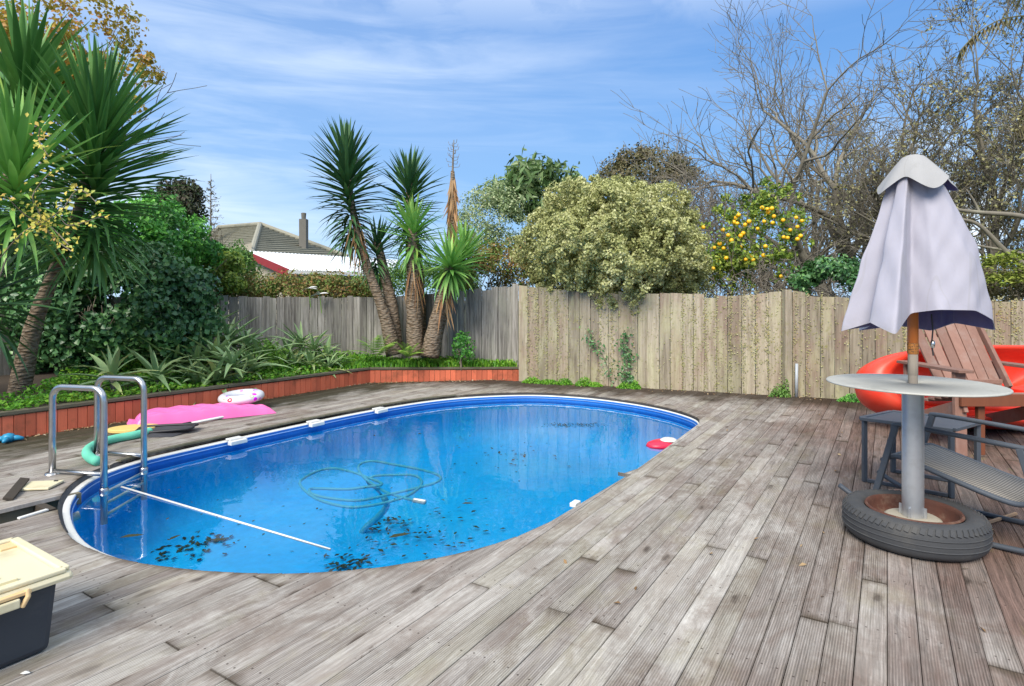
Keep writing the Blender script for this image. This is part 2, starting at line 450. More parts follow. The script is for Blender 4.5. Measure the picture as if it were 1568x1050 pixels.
def fence_mat(name, stops, lichen, moss=.5, lf=.75, red=.0):
    t = NT(name); O = t.tc.outputs['Object']; rnd = t.rand('object')
    sh = t.n.new('ShaderNodeCombineXYZ'); t.put(t.math('MULTIPLY', rnd, 23.0), sh.inputs[0]); t.put(t.math('MULTIPLY', rnd, 41.0), sh.inputs[2])
    A = t.n.new('ShaderNodeVectorMath'); A.operation = 'ADD'; t.put(O, A.inputs[0]); t.put(sh.outputs[0], A.inputs[1]); A = A.outputs[0]
    gr = t.noise(t.map(A, (26, 26, 1.4)), 1.4, 8, .66, .4)
    col = t.ramp(gr, stops)
    col = t.val(col, t.math('MULTIPLY_ADD', rnd, .62, .66))
    if red: col = t.mix(t.math('MULTIPLY', t.math('MULTIPLY_ADD', t.noise(t.map(A, (1, 1, .5)), 1.6, 3), 7, -3.4, True), red), col, (.26, .15, .12))
    pale = t.math('MULTIPLY_ADD', t.noise(t.map(A, (4, 4, 1.0)), 1.5, 5, .6), 5, -2.4, True)
    col = t.mix(t.math('MULTIPLY', pale, .6), col, lichen)
    sp = t.math('MULTIPLY_ADD', t.noise(A, 17, 7, .76), 9, -4.7, True)
    sp2 = t.math('MULTIPLY_ADD', t.noise(O, 2.2, 4), 4, -1.6, True)
    col = t.mix(t.math('MULTIPLY', t.math('MULTIPLY', sp, sp2), lf), col, (.23, .22, .085))
    dk = t.math('MULTIPLY_ADD', t.noise(t.map(A, (14, 14, 2.2)), 3, 5, .7), 9, -5.5, True)
    col = t.mix(t.math('MULTIPLY', dk, moss), col, (.05, .045, .035))
    return t.out(col, .88, 0, t.bump(gr, .5, .004), 0, .25)

def water_mat():
    t = NT('pool_water')
    P = t.tc.outputs['Object']
    h = t.math('ADD', t.noise(t.map(P, (1.0, 1.0, 1)), 2.2, 3, .5), t.math('MULTIPLY', t.noise(P, 11, 2, .5), .10))
    nm = t.bump(h, .20, .02)
    tr = t.n.new('ShaderNodeBsdfTransparent'); tr.inputs[0].default_value = (.86, .975, 1.0, 1)
    gl = t.n.new('ShaderNodeBsdfGlossy'); gl.inputs['Roughness'].default_value = .012; gl.inputs[0].default_value = (1, 1, 1, 1)
    t.l.new(nm, gl.inputs['Normal'])
    fr = t.n.new('ShaderNodeFresnel'); fr.inputs[0].default_value = 1.36
    t.l.new(nm, fr.inputs['Normal'])
    mx = t.n.new('ShaderNodeMixShader')
    t.l.new(fr.outputs[0], mx.inputs[0]); t.l.new(tr.outputs[0], mx.inputs[1]); t.l.new(gl.outputs[0], mx.inputs[2])
    o = t.n.new('ShaderNodeOutputMaterial'); t.l.new(mx.outputs[0], o.inputs[0])
    return t.m
def liner_mat(name, c1, c2, streak=0):
    t = NT(name); P = t.tc.outputs['Object']
    a = t.noise(P, 1.3, 4, .6, .5); b = t.noise(t.map(P, (1, 1, .25)), 14, 5, .7)
    col = t.mix(t.math('MULTIPLY_ADD', a, 2.2, -.6, True), c1, c2)
    col = t.val(col, t.math('MULTIPLY_ADD', b, .5, .76))
    sil = t.math('MULTIPLY_ADD', t.noise(t.map(P, (1.5, 1.5, 1), (3, 3, 0)), 5, 8, .72), 8, -5.0, True)
    col = t.mix(t.math('MULTIPLY', sil, .3), col, (.03, .12, .12))
    return t.out(col, .45, 0, None, 0, .4)

M = {}
M['deck'] = deck_mat()
M['joist'] = simple('dark_joist_timber', (.07, .055, .04), (.03, .025, .02), 8, .9)
M['soil'] = simple('damp_soil', (.07, .05, .035), (.03, .022, .015), 9, .95, bump=.6, bs=40)
M['ground'] = simple('grass_ground', (.07, .10, .03), (.09, .075, .04), 3, .95, bump=.5, bs=30)
M['fence_grey'] = fence_mat('grey_fence_timber', [(.25, (.08, .073, .066)), (.42, (.20, .188, .172)), (.6, (.36, .34, .315)), (.8, (.50, .48, .45))], (.30, .30, .25), .55, .15)
M['fence_pale'] = fence_mat('lichened_fence_timber', [(.22, (.11, .09, .068)), (.42, (.25, .215, .16)), (.6, (.36, .315, .24)), (.8, (.48, .43, .34))], (.47, .46, .28), .5, .85, .4)
M['red_stain'] = simple('red_stained_timber', (.70, .175, .085), (.52, .115, .058), 7, .75, bump=.3, bs=30, stretch=(10, 10, 1), rnd='object', rv=.2, dirt=(.10, .05, .02), dirtf=.6, dscale=5)
M['cap'] = simple('mossy_capping_timber', (.20, .175, .13), (.09, .085, .05), 5, .9, bump=.5, bs=40, stretch=(1, 1, 1), rnd='object', dirt=(.05, .06, .02), dirtf=.8, dscale=4)
M['water'] = water_mat()
M['liner_band'] = liner_mat('blue_liner_border', (.012, .13, .50), (.02, .18, .58))
M['liner_floor'] = liner_mat('blue_liner_floor', (.003, .43, .92), (.006, .51, .94))
M['white_plastic'] = simple('white_plastic', (.78, .78, .76), (.68, .68, .65), 8, .35, dirt=(.35, .32, .24), dirtf=.4)
M['steel'] = simple('brushed_stainless', (.62, .62, .62), (.5, .5, .5), 30, .28, 1.0, dirt=(.3, .27, .22), dirtf=.35, dscale=14)
M['galv'] = simple('galvanised_steel', (.60, .62, .64), (.50, .52, .55), 25, .38, .75, bump=.1, dirt=(.34, .33, .31), dirtf=.4, dscale=9)
M['rubber'] = simple('old_tyre_rubber', (.040, .043, .048), (.062, .064, .068), 10, .78, bump=.3, bs=90, dirt=(.13, .12, .10), dirtf=.35, dscale=7)
M['rust'] = simple('rusty_rim_steel', (.13, .045, .028), (.07, .032, .024), 22, .85, .1, bump=.5, bs=60, dirt=(.28, .20, .14), dirtf=.5, dscale=12)
M['concrete'] = simple('stained_concrete', (.42, .39, .32), (.30, .27, .21), 14, .9, bump=.4, bs=80, dirt=(.22, .14, .07), dirtf=.4, dscale=8)
M['alu_top'] = simple('dull_aluminium_tabletop', (.47, .47, .43), (.38, .38, .35), 60, .6, .1, bump=.12, bs=150, dirt=(.20, .20, .18), dirtf=.5, dscale=5)
M['grey_metal'] = simple('slate_grey_powdercoat', (.085, .10, .125), (.06, .075, .095), 9, .5, .1, dirt=(.18, .17, .15), dirtf=.25, dscale=12)
M['varnish'] = simple('orange_varnished_timber', (.55, .16, .025), (.42, .11, .02), 6, .4, stretch=(20, 20, 1))
M['greywood'] = simple('weathered_grey_pole_timber', (.33, .29, .24), (.20, .17, .14), 6, .85, bump=.3, stretch=(20, 20, 1))
M['brownwood'] = simple('faded_brown_hardwood', (.30, .165, .125), (.19, .10, .075), 5, .75, bump=.3, bs=20, stretch=(6, 6, 1), rnd='object', rv=.18, dirt=(.33, .26, .23), dirtf=.5, dscale=6)
M['redwood'] = simple('oiled_brown_hardwood', (.22, .07, .03), (.14, .045, .022), 5, .6, bump=.2, stretch=(8, 8, 1))
M['red_plastic'] = simple('faded_red_plastic', (.86, .062, .030), (.76, .042, .022), 3, .38, dirt=(.6, .12, .07), dirtf=.5, dscale=2.4)
M['pink'] = simple('pink_vinyl', (.92, .20, .50), (.86, .14, .42), 5, .33, bump=.25, bs=14, dirt=(.6, .2, .35), dirtf=.3, dscale=9)
M['black_net'] = simple('black_net', (.035, .037, .045), (.06, .06, .07), 60, .8, bump=.7, bs=260)
M['black_plastic'] = simple('black_plastic', (.02, .02, .024), (.035, .035, .04), 12, .5)
M['foam_green'] = simple('mint_foam', (.16, .62, .44), (.12, .52, .36), 18, .75, bump=.3, bs=90)
M['foam_yellow'] = simple('yellow_foam', (.78, .58, .20), (.66, .48, .15), 8, .7, bump=.2)
M['cream'] = simple('cream_plastic', (.74, .68, .47), (.66, .60, .40), 4, .42, dirt=(.40, .33, .18), dirtf=.55, dscale=5)
M['cream_orange'] = simple('discoloured_cream_plastic', (.70, .40, .16), (.70, .58, .34), 9, .5)
M['slate_plastic'] = simple('dark_slate_plastic', (.042, .052, .066), (.032, .040, .052), 8, .6, bump=.15, bs=120, dirt=(.09, .09, .09), dirtf=.4, dscale=6)
M['teal_hose'] = simple('turquoise_hose', (.08, .52, .66), (.05, .44, .60), 20, .5)
M['blue_toy'] = simple('blue_plastic', (.02, .30, .50), (.02, .22, .42), 10, .4)
t = NT('ringed_yucca_bark'); O = t.tc.outputs['Object']
vb = t.voro(t.map(O, (16, 16, 42)), 1.0); nb = t.noise(t.map(O, (2, 2, 5)), 7, 7, .7)
cb_ = t.mix(t.math('MULTIPLY_ADD', vb, 1.6, -.15, True), (.34, .26, .19), (.10, .07, .045))
cb_ = t.mix(t.math('MULTIPLY_ADD', nb, 4, -1.7, True), cb_, (.24, .20, .155))
M['yucca_bark'] = t.out(cb_, .95, 0, t.bump(t.math('ADD', t.math('MULTIPLY', vb, -1), t.math('MULTIPLY', nb, .5)), .9, .02), 0, .15)
M['yucca_green'] = leafmat('yucca_leaf_green', [(.030, .085, .022), (.045, .125, .030), (.075, .18, .045), (.13, .25, .07)], kind='object', rough=.42, trans=.12)
M['yucca_dark'] = leafmat('yucca_leaf_dark', [(.014, .040, .018), (.022, .060, .022), (.035, .085, .030), (.060, .12, .035)], kind='object', rough=.5, trans=.1)
M['yucca_bright'] = leafmat('yucca_leaf_bright', [(.06, .16, .03), (.10, .24, .05), (.16, .32, .08), (.28, .38, .07)], kind='object', rough=.42, trans=.2)
M['dead_leaf'] = leafmat('dead_yucca_leaf', [(.16, .075, .035), (.25, .13, .06), (.38, .24, .12), (.30, .20, .12)], kind='object', rough=.85, trans=.05)
M['aloe'] = leafmat('aloe_leaf', [(.09, .15, .065), (.13, .20, .085), (.19, .26, .11), (.25, .25, .09)], kind='object', rough=.45, trans=.08)
M['ivy'] = leafmat('ivy_leaf', [(.013, .040, .016), (.022, .062, .022), (.038, .088, .028), (.07, .15, .04)], rough=.36, trans=.12, spec=.5)
M['lush'] = leafmat('lush_green_leaf', [(.014, .050, .012), (.028, .095, .018), (.05, .16, .025), (.12, .27, .04)], rough=.4, trans=.2)
M['loquat'] = leafmat('loquat_leaf', [(.022, .045, .014), (.04, .075, .022), (.07, .11, .04), (.14, .17, .08)], rough=.4, trans=.15)
M['darkshrub'] = leafmat('dark_brownish_leaf', [(.030, .030, .018), (.050, .040, .028), (.035, .055, .020), (.10, .075, .05)], trans=.12)
M['midgreen'] = leafmat('mid_green_leaf', [(.04, .09, .02), (.07, .15, .03), (.12, .22, .05), (.20, .26, .08)], trans=.22)
M['rusty'] = leafmat('green_and_rust_leaf', [(.05, .10, .02), (.10, .16, .03), (.20, .14, .05), (.24, .11, .05)], trans=.2, nsc=2.5)
M['dome'] = leafmat('cream_variegated_leaf', [(.20, .22, .07), (.34, .36, .13), (.46, .47, .21), (.62, .62, .36)], trans=.18, nsc=2.2)
M['pale'] = leafmat('pale_variegated_leaf', [(.08, .14, .05), (.15, .22, .09), (.26, .32, .16), (.40, .42, .26)], trans=.2)
M['olive'] = leafmat('olive_brown_leaf', [(.030, .034, .014), (.055, .055, .022), (.085, .075, .035), (.12, .09, .05)], trans=.1)
M['citrus'] = leafmat('citrus_leaf', [(.035, .075, .012), (.075, .13, .02), (.15, .21, .03), (.32, .34, .06)], trans=.25)
M['autumn'] = leafmat('autumn_leaf', [(.15, .17, .03), (.30, .25, .035), (.42, .30, .05), (.38, .15, .07)], trans=.3, nsc=3)
M['yellowleaf'] = leafmat('yellow_green_leaf', [(.16, .26, .04), (.38, .40, .07), (.56, .44, .08), (.50, .28, .12)], trans=.25, nsc=3)
M['lichen_leaf'] = leafmat('lichen_tuft', [(.20, .19, .07), (.29, .28, .12), (.36, .36, .20), (.32, .24, .08)], trans=.05, rough=.9)
M['moss'] = leafmat('bright_moss', [(.09, .13, .02), (.16, .21, .03), (.24, .28, .05), (.30, .32, .09)], rough=.9, trans=.05)
M['clover'] = leafmat('bright_ground_leaf', [(.06, .20, .02), (.11, .31, .03), (.19, .42, .04), (.34, .48, .06)], trans=.3, nsc=2)
M['fern'] = leafmat('fern_frond', [(.07, .18, .02), (.13, .28, .03), (.20, .36, .05), (.30, .40, .10)], trans=.3)
M['bark'] = simple('grey_brown_bark', (.25, .21, .165), (.16, .135, .105), 9, .95, dirt=(.20, .19, .13), dirtf=.7, dscale=5)
M['bark_pale'] = simple('lichened_grey_bark', (.24, .215, .17), (.15, .135, .105), 9, .95, dirt=(.33, .32, .24), dirtf=.7, dscale=4)
M['twig_grey'] = simple('dry_grey_twig', (.26, .235, .20), (.15, .13, .105), 9, .95)
M['orange'] = simple('orange_peel', (.94, .58, .02), (.92, .47, .012), 6, .42, bump=.2, bs=120)
M['debris'] = leafmat('sodden_leaf', [(.010, .016, .006), (.020, .028, .008), (.035, .040, .012), (.06, .05, .02)], trans=0, rough=.7)
M['drybits'] = leafmat('dry_leaf_litter', [(.12, .07, .03), (.22, .13, .06), (.34, .25, .14), (.5, .45, .35)], trans=0, rough=.9)

# ================================================================== GROUND
PU, PV, PA, PB, PN = 3.90, -3.11, 2.65, 1.64, 2.7          # pool outline: superellipse in deck coordinates
OUT = [(1.25, -3.28), (1.26, -3.03), (1.29, -2.85), (1.34, -2.68), (1.46, -2.38), (1.60, -2.14), (1.75, -1.96), (1.92, -1.81), (2.11, -1.68), (2.32, -1.58), (2.58, -1.505), (2.95, -1.48), (3.67, -1.475), (4.53, -1.475), (5.35, -1.475), (5.66, -1.50), (5.92, -1.61), (6.20, -1.94), (6.40, -2.38), (6.50, -2.9), (6.48, -3.3), (6.34, -3.78), (5.90, -4.26), (5.35, -4.57), (4.54, -4.73), (3.69, -4.765), (2.93, -4.76), (2.35, -4.74), (2.08, -4.69), (1.86, -4.59), (1.69, -4.44), (1.56, -4.26), (1.44, -4.03), (1.35, -3.77), (1.285, -3.52)]
def _dense():
    P = [np.array(p) for p in OUT]; n = len(P); out = []
    for i in range(n):
        p0, p1, p2, p3 = P[i - 1], P[i], P[(i + 1) % n], P[(i + 2) % n]
        for k in range(8):
            t = k / 8; out.append(.5 * (2 * p1 + (p2 - p0) * t + (2 * p0 - 5 * p1 + 4 * p2 - p3) * t * t + (3 * p1 - p0 - 3 * p2 + p3) * t ** 3))
    A = np.array(out)
    for _ in range(10): A = (np.roll(A, 1, 0) + 2 * A + np.roll(A, -1, 0)) / 4
    # even spacing
    L = np.r_[0, np.cumsum(np.linalg.norm(np.roll(A, -1, 0) - A, axis=1))]; B = np.vstack([A, A[:1]])
    return L, B
_L, _B = _dense()
def oval(n=120, off=0.0, du=0.0, dv=0.0):
    t = np.arange(n) / n * _L[-1]
    A = np.stack([np.interp(t, _L, _B[:, 0]), np.interp(t, _L, _B[:, 1])], 1)
    T = np.roll(A, -1, 0) - np.roll(A, 1, 0)
    for _ in range(4 + int(abs(off) * 60)): T = (np.roll(T, 1, 0) + 2 * T + np.roll(T, -1, 0)) / 4
    N = np.stack([-T[:, 1], T[:, 0]], 1); N /= np.linalg.norm(N, axis=1, keepdims=True)
    if ((A - np.array([PU, PV])) * N).sum() < 0: N = -N
    A = A + N * off + np.array([du, dv])
    return [tuple(map(float, p)) for p in A]
def span(val, axis):                                  # extent of the outline across the line u = val (axis 0) or v = val (axis 1)
    c = _B[:, axis]; o_ = _B[:, 1 - axis]; r_ = []
    for i in range(len(c) - 1):
        if (c[i] - val) * (c[i + 1] - val) <= 0 and c[i] != c[i + 1]: r_.append(o_[i] + (o_[i + 1] - o_[i]) * (val - c[i]) / (c[i + 1] - c[i]))
    return (float(min(r_)), float(max(r_))) if len(r_) > 1 else None
def inside(u, v, m_=.2):
    q = span(v, 1)
    if q is None or not q[0] + m_ < u < q[1] - m_: return False
    q = span(u, 0)
    return q is not None and q[0] + m_ < v < q[1] - m_
NO = 160
ring = [UV(u, v) for u, v in oval(NO, .06)]
if (ring[10] - ring[0]).cross(ring[20] - ring[0]).z < 0: ring.reverse()
cen = UV(PU, PV)
mb = MB(); vs = [(p.x, p.y, -.45) for p in ring]; fs = []
for j, rr in enumerate((4, 14, 60, 900)):
    for p in ring:
        d = (p - cen); d.z = 0; d.normalize(); q = cen + d * (rr + 1.6)
        vs.append((q.x, q.y, -.45 - (.4 if rr > 10 else 0)))
for j in range(4):
    for k in range(NO):
        k2 = (k + 1) % NO
        fs.append((j * NO + k, j * NO + k2, (j + 1) * NO + k2, (j + 1) * NO + k))
mb.add(vs, [f[::-1] for f in fs]); tag(mb.build('ground', M['ground']), kind='structure')

# ================================================================== DECK: joists below, every board a part
deck = MB()
for k in range(22):                                  # joists across the boards (dark timber under the gaps)
    u = -.4 + .45 * k
    for w0, w1 in ((-2.6, 6.2),):
        # split where the pool is
        sp0 = span(u, 0)
        if sp0: spans = [(w0, -sp0[1] - .08), (-sp0[0] + .08, w1)]
        else: spans = [(w0, w1)]
        for a, b in spans:
            if b - a > .05: deck.box((u, (a + b) / 2, -.085), (.022, (b - a) / 2, .06))
deck = deck.build('deck', M['joist'])
deck.rotation_euler = (0, 0, ROOT_ROT)
tag(deck, kind='structure')
PITCH = .0905
def hole(w): return span(-w, 1)
def umax(w):
    v = -w
    return min(7.99 + .193 * v, 5.85 + .925 * (v + 6.12)) - .03
rb = random.Random(3)
row = 0
w = -2.62
rows = []
while w < 6.16: rows.append(w); w += PITCH
xs_v, xs_f, xs_a = [], [], []
for w0 in rows:
    w0 = round(w0 / PITCH) * PITCH
    w1 = w0 + PITCH - rb.uniform(.0012, .0032); wm = (w0 + w1) / 2
    v = -wm
    ue = max(umax(w0), 0)
    u = -.6 if v > -5.6 else -.4
    lim = umax(wm)
    cuts = []
    uu = u + rb.choice((1.2, 1.65, 2.1, 2.55, 3.0))
    while uu < lim - .3:
        cuts.append(uu); uu += rb.choice((1.8, 2.7, 3.15, 3.6, 4.05)) + rb.uniform(-.02, .02) if v < 1.3 else 9
    edges = [u] + cuts + [None]
    for i in range(len(edges) - 1):
        a = edges[i] + (.0015 if i else 0); b = edges[i + 1]
        bl = [umax(w0), umax(wm), umax(w1)] if b is None else [b - .0015] * 3
        al = [a] * 3
        hs = [hole(x) for x in (w0, wm, w1)]
        pieces = []
        if any(hs):
            lo_ = []; hi_ = []
            for hh in hs:
                if hh is None: lo_.append(PU); hi_.append(PU)
                else: lo_.append(hh[0]); hi_.append(hh[1])
            # left piece and right piece
            pieces.append((al, [min(x, y) for x, y in zip(bl, lo_)]))
            pieces.append(([max(x, y) for x, y in zip(al, hi_)], bl))
            if None in hs and hs.count(None) >= 2: pieces = [(al, bl)]
        else: pieces = [(al, bl)]
        for A, B in pieces:
            if max(y - x for x, y in zip(A, B)) < .03: continue
            B = [max(x + .004, y) for x, y in zip(A, B)]
            if 3.92 < wm < 4.19 and A[0] < 1.5 and B[0] < 2.0:
                A = [max(x, -9) for x in A]
                B = [min(x, .62) for x in B]         # the gap where boards are missing beside the pool
                if B[0] - A[0] < .05: continue
            dz = rb.uniform(-.0016, .0012); th = .024
            y = [w0, wm, w1]; ce = .0022
            y0c, y1c = w0 + ce, w1 - ce
            top = [(A[0], y0c), (A[1], wm), (A[2], y1c), (B[2], y1c), (B[1], wm), (B[0], y0c)]
            sid = [(A[0], w0), (A[1], wm), (A[2], w1), (B[2], w1), (B[1], wm), (B[0], w0)]
            n = 6
            V = [(p[0], p[1], dz) for p in top] + [(p[0], p[1], dz - ce) for p in sid] + [(p[0], p[1], dz - th) for p in sid]
            # slight cupping
            V[1] = (V[1][0], V[1][1], dz - .0006); V[4] = (V[4][0], V[4][1], dz - .0006)
            F = [(0, 5, 4, 1), (1, 4, 3, 2)]
            for q in range(n):
                q2 = (q + 1) % n
                F += [(q, q2, n + q2, n + q)[::1], (n + q, n + q2, 2 * n + q2, 2 * n + q)]
            L_ = sum(B) / 3 - sum(A) / 3; sv = [0, 0, 0, 1, 1, 1] * 3
            if v > 1.45:                              # rows past the right edge of the view
                bo = len(xs_v); xs_v += V; xs_f += [tuple(bo + i_ for i_ in f_) for f_ in F]; xs_a += [(.5, .5)] * 18; continue
            me = bpy.data.meshes.new('deck_board'); me.from_pydata(V, [], F); me.update()
            for nm_, fn_ in (('d0', lambda e_: e_ * L_), ('d1', lambda e_: (1 - e_) * L_)):
                at_ = me.attributes.new(nm_, 'FLOAT', 'POINT'); at_.data.foreach_set('value', [fn_(e_) for e_ in sv])
            link('deck_board', me, M['deck'], deck)
me = bpy.data.meshes.new('outer_boards'); me.from_pydata(xs_v, [], xs_f); me.update()
for nm_ in ('d0', 'd1'):
    at_ = me.attributes.new(nm_, 'FLOAT', 'POINT'); at_.data.foreach_set('value', [.5] * len(xs_v))
link('outer_boards', me, M['deck'], deck)['kind'] = 'stuff'
print('boards', len(deck.children))
# bearer edge seen where boards are missing
o = MB().box((1.0, 4.215, -.06), (.62, .020, .034)).build('bearer', M['cap'], deck)
o = MB().box((.9, 3.895, -.07), (.5, .018, .040)).build('bearer', M['cap'], deck)

# ================================================================== POOL
pool = empty('swimming_pool', UV(PU, PV, 0), ROOT_ROT, 'oval blue-lined swimming pool sunk in the timber deck with a thin white rim', 'swimming pool')
WZ = -.09; FZ = -.60
def ovloc(n, off, dv=0.0, du=0.0): return [(u - PU, -(v - PV)) for u, v in oval(n, off, du, dv)]
ow = ovloc(NO, -.045, .03)
def ringmesh(rings):
    m_ = MB(); n = len(rings[0][0]); vs = []
    for pts, z in rings: vs += [(x, y, z if not callable(z) else z(x, y)) for x, y in pts]
    fs = []
    for j in range(len(rings) - 1):
        for k in range(n):
            k2 = (k + 1) % n
            fs.append((j * n + k, j * n + k2, (j + 1) * n + k2, (j + 1) * n + k))
    m_.add(vs, fs); return m_
ringmesh([(ow, -.035), (ow, -.125)]).build('liner_border', M['liner_band'], pool, True)
wallm = ringmesh([(ow, -.125), (ow, -.30)] + [(ovloc(NO, -.045 - .34 * (1 - math.cos(t_)), .03), -.30 - (abs(FZ) - .30) * math.sin(t_)) for t_ in [k_ * math.pi / 20 for k_ in range(1, 11)]])
wallm.build('pool_wall', M['liner_floor'], pool, True)
fl = MB(); fp = ovloc(NO, -.385, .03); fl.add([(x, y, FZ) for x, y in fp] + [(0, 0, FZ - .03)], [(k, (k + 1) % NO, NO) for k in range(NO)])
fl.build('pool_floor', M['liner_floor'], pool, True)
co = ringmesh([(ovloc(NO, .012, .03), -.030), (ovloc(NO, .010, .03), -.026), (ovloc(NO, -.040, .03), -.026), (ovloc(NO, -.0445, .03), -.030), (ovloc(NO, -.0445, .03), -.046)])
co.build('coping', M['white_plastic'], pool, True)
# narrow pale bead in the liner below the rim
bd = MB(); bd.tube([(x, y, -.058) for x, y in ovloc(NO, -.052, .03)], .004, 6, True); bd.build('liner_bead', simple('pale_blue_bead', (.25, .42, .72), (.2, .36, .66), 5, .4), pool, True)
# narrow black strip around the far and near-left ends, between boards and rim
bfs = (MB(), MB())
for k in range(NO):
    ua, va = oval(NO, .002)[k]; ub, vb = oval(NO, .002)[(k + 1) % NO]
    if (ua < 2.1 and va < -3.6) or (ua > 5.2 and -4.3 < va < -1.52):
        q = [(u_ - PU, -(v_ - PV), z_) for (u_, v_), z_ in (((ua, va), -.006), ((ub, vb), -.006))]
        ia, ib = oval(NO, -.016, 0, .012)[k], oval(NO, -.016, 0, .012)[(k + 1) % NO]
        q += [(ib[0] - PU, -(ib[1] - PV), -.025), (ia[0] - PU, -(ia[1] - PV), -.025)]
        bfs[ua < 2.1].add(q, [(0, 1, 2, 3)])
for bf in bfs: bf.build('black_strip', M['black_plastic'], pool, True)
# weathered timber nosing bent round the long left side
seg = [(u, v) for u, v in oval(240, .006) if v < PV - 1.0]
seg.sort(key=lambda p: p[0])
ts = MB()
for i in range(len(seg) - 1):
    a = UV(*seg[i], .004); b = UV(*seg[i + 1], .004)
    a = Vector((seg[i][0] - PU, -(seg[i][1] - PV), .0035)); b = Vector((seg[i + 1][0] - PU, -(seg[i + 1][1] - PV), .0035))
    if seg[i][0] > 2.0 and seg[i][0] < 5.6: ts.bar(a, b + (b - a) * .03, .045, .013)
ts.build('nosing', M['cap'], pool)
# water
wm_ = MB(); wp = oval(NO, -.048, 0, .03); wm_.add([tuple(UV(u, v, WZ)) for u, v in wp], [tuple(range(NO))])
wat = wm_.build('pool_water', M['water']); tag(wat, kind='structure')
wat.data.polygons[0].flip() if wat.data.polygons[0].normal.z < 0 else None
def clip_block(px, py, label):
    p = G(px, py, -.028); u, v = toUV(p)
    r_ = empty('skimmer_clip', UV(u, v + .01, -.03), ROOT_ROT, label, 'rim clip', 'white clips on the pool rim')
    m_ = MB().box((0, 0, -.004), (.075, .026, .017)); m_.build('clip_body', M['white_plastic'], r_, bevel=.005)
    MB().box((0, .045, .02), (.06, .035, .006)).build('clip_tab', M['white_plastic'], r_, bevel=.002)
clip_block(363, 675, 'white rim clip nearest the pool ladder, in line with the pink lilo')
clip_block(484, 648, 'middle white rim clip on the far long side of the pool')
clip_block(583, 628, 'white rim clip furthest from the ladder, below the bend in the red garden edging')
p = G(888, 772, -.01); u, v = toUV(p)
o = MB().box((0, 0, 0), (.035, .02, .012)).build('rim_tab', M['white_plastic'], None, bevel=.004)
o.location = UV(u, v - .03, -.012); o.rotation_euler = (0, 0, ROOT_ROT)
tag(o, 'small white plastic tab at the pool edge beside the open right-hand deck boards', 'plastic tab')

# pool debris: leaves on the floor and a thin scum line on the surface
def on_pool(n, g, cents, sig, z):
    P = []
    while len(P) < n:
        c = cents[g.integers(0, len(cents))]
        q = (c[0] + g.normal(0, c[2] if len(c) > 2 else sig), c[1] + g.normal(0, c[3] if len(c) > 3 else sig))
        if inside(q[0], q[1]): P.append(tuple(UV(q[0], q[1], z)))
    return np.array(P)
g1 = np.random.default_rng(11)
def pxuv(px, py, z): return toUV(G(px, py, z))
spots = []
for px, py, s in ((545, 866, .11), (520, 862, .09), (610, 815, .12), (205, 820, .10), (300, 835, .12), (330, 828, .05), (262, 822, .10), (255, 770, .15), (590, 800, .10), (700, 800, .25), (450, 700, .2), (780, 700, .3), (260, 850, .12), (640, 860, .2)):
    u, v = pxuv(px, py, FZ); spots.append((u, v, s, s))
P = on_pool(300, g1, spots, .1, FZ + .006)
V, F = leaves(P, np.tile([0, 0, 1.0], (len(P), 1)), .055, .026, .15, .1, g=g1)
o = link('sunken_leaves', np_mesh('sunken_leaves', V, F), M['debris']); tag(o, 'dark sodden leaves scattered on the blue pool floor', 'leaves', kind='stuff')
P2 = np.array([tuple(G(px + g1.normal(0, 6), py + g1.normal(0, 1), WZ + .002)) for px, py in
     [(840 + 75 * g1.random(), 648 + 5 * g1.random() + 0) for _ in range(260)]] +
     [tuple(G(250 + 500 * g1.random(), 700 + 150 * g1.random(), WZ + .002)) for _ in range(70)] +
     [tuple(G(700 + 200 * g1.random(), 640 + 100 * g1.random(), WZ + .002)) for _ in range(30)])
V, F = leaves(P2, np.tile([0, 0, 1.0], (len(P2), 1)), .026, .012, .08, .05, g=g1)
o = link('floating_debris', np_mesh('floating_debris', V, F), M['debris']); tag(o, 'specks and fine dark debris floating on the pool surface', 'debris', kind='stuff')
for k, (px, py, s, a) in enumerate(((202, 821, .16, .3), (268, 823, .10, 1.2), (612, 820, .17, .5), (335, 827, .09, .1), (716, 771, .10, .0), (643, 664, .07, 1), (573, 667, .07, 2))):
    p = G(px, py, WZ + .003)
    L_ = s * .36
    me = MB().add([(-L_, 0, 0), (-L_ * .4, L_ * .32, .006), (L_ * .5, L_ * .26, .004), (L_, 0, .002), (L_ * .45, -L_ * .3, .005), (-L_ * .5, -L_ * .28, .004), (0, 0, -.001)],
                  [(0, 1, 6)[::-1], (1, 2, 6)[::-1], (2, 3, 6)[::-1], (3, 4, 6)[::-1], (4, 5, 6)[::-1], (5, 0, 6)[::-1]]).build('floating_leaf', M['debris'])
    me.location = p; me.rotation_euler = (0, 0, a)
    tag(me, ['large dark leaf floating nearest the ladder end of the pool', 'dark leaf floating just right of the big leaf by the ladder', 'dark ragged leaf floating over the turquoise hose tail', 'small curled leaf floating left of the bright cloud reflection', 'narrow dark leaf floating alone right of the coiled hose', 'brown leaf floating in mid pool, nearer the far deck', 'brown leaf floating below the furthest rim clip'][k], 'floating leaf')

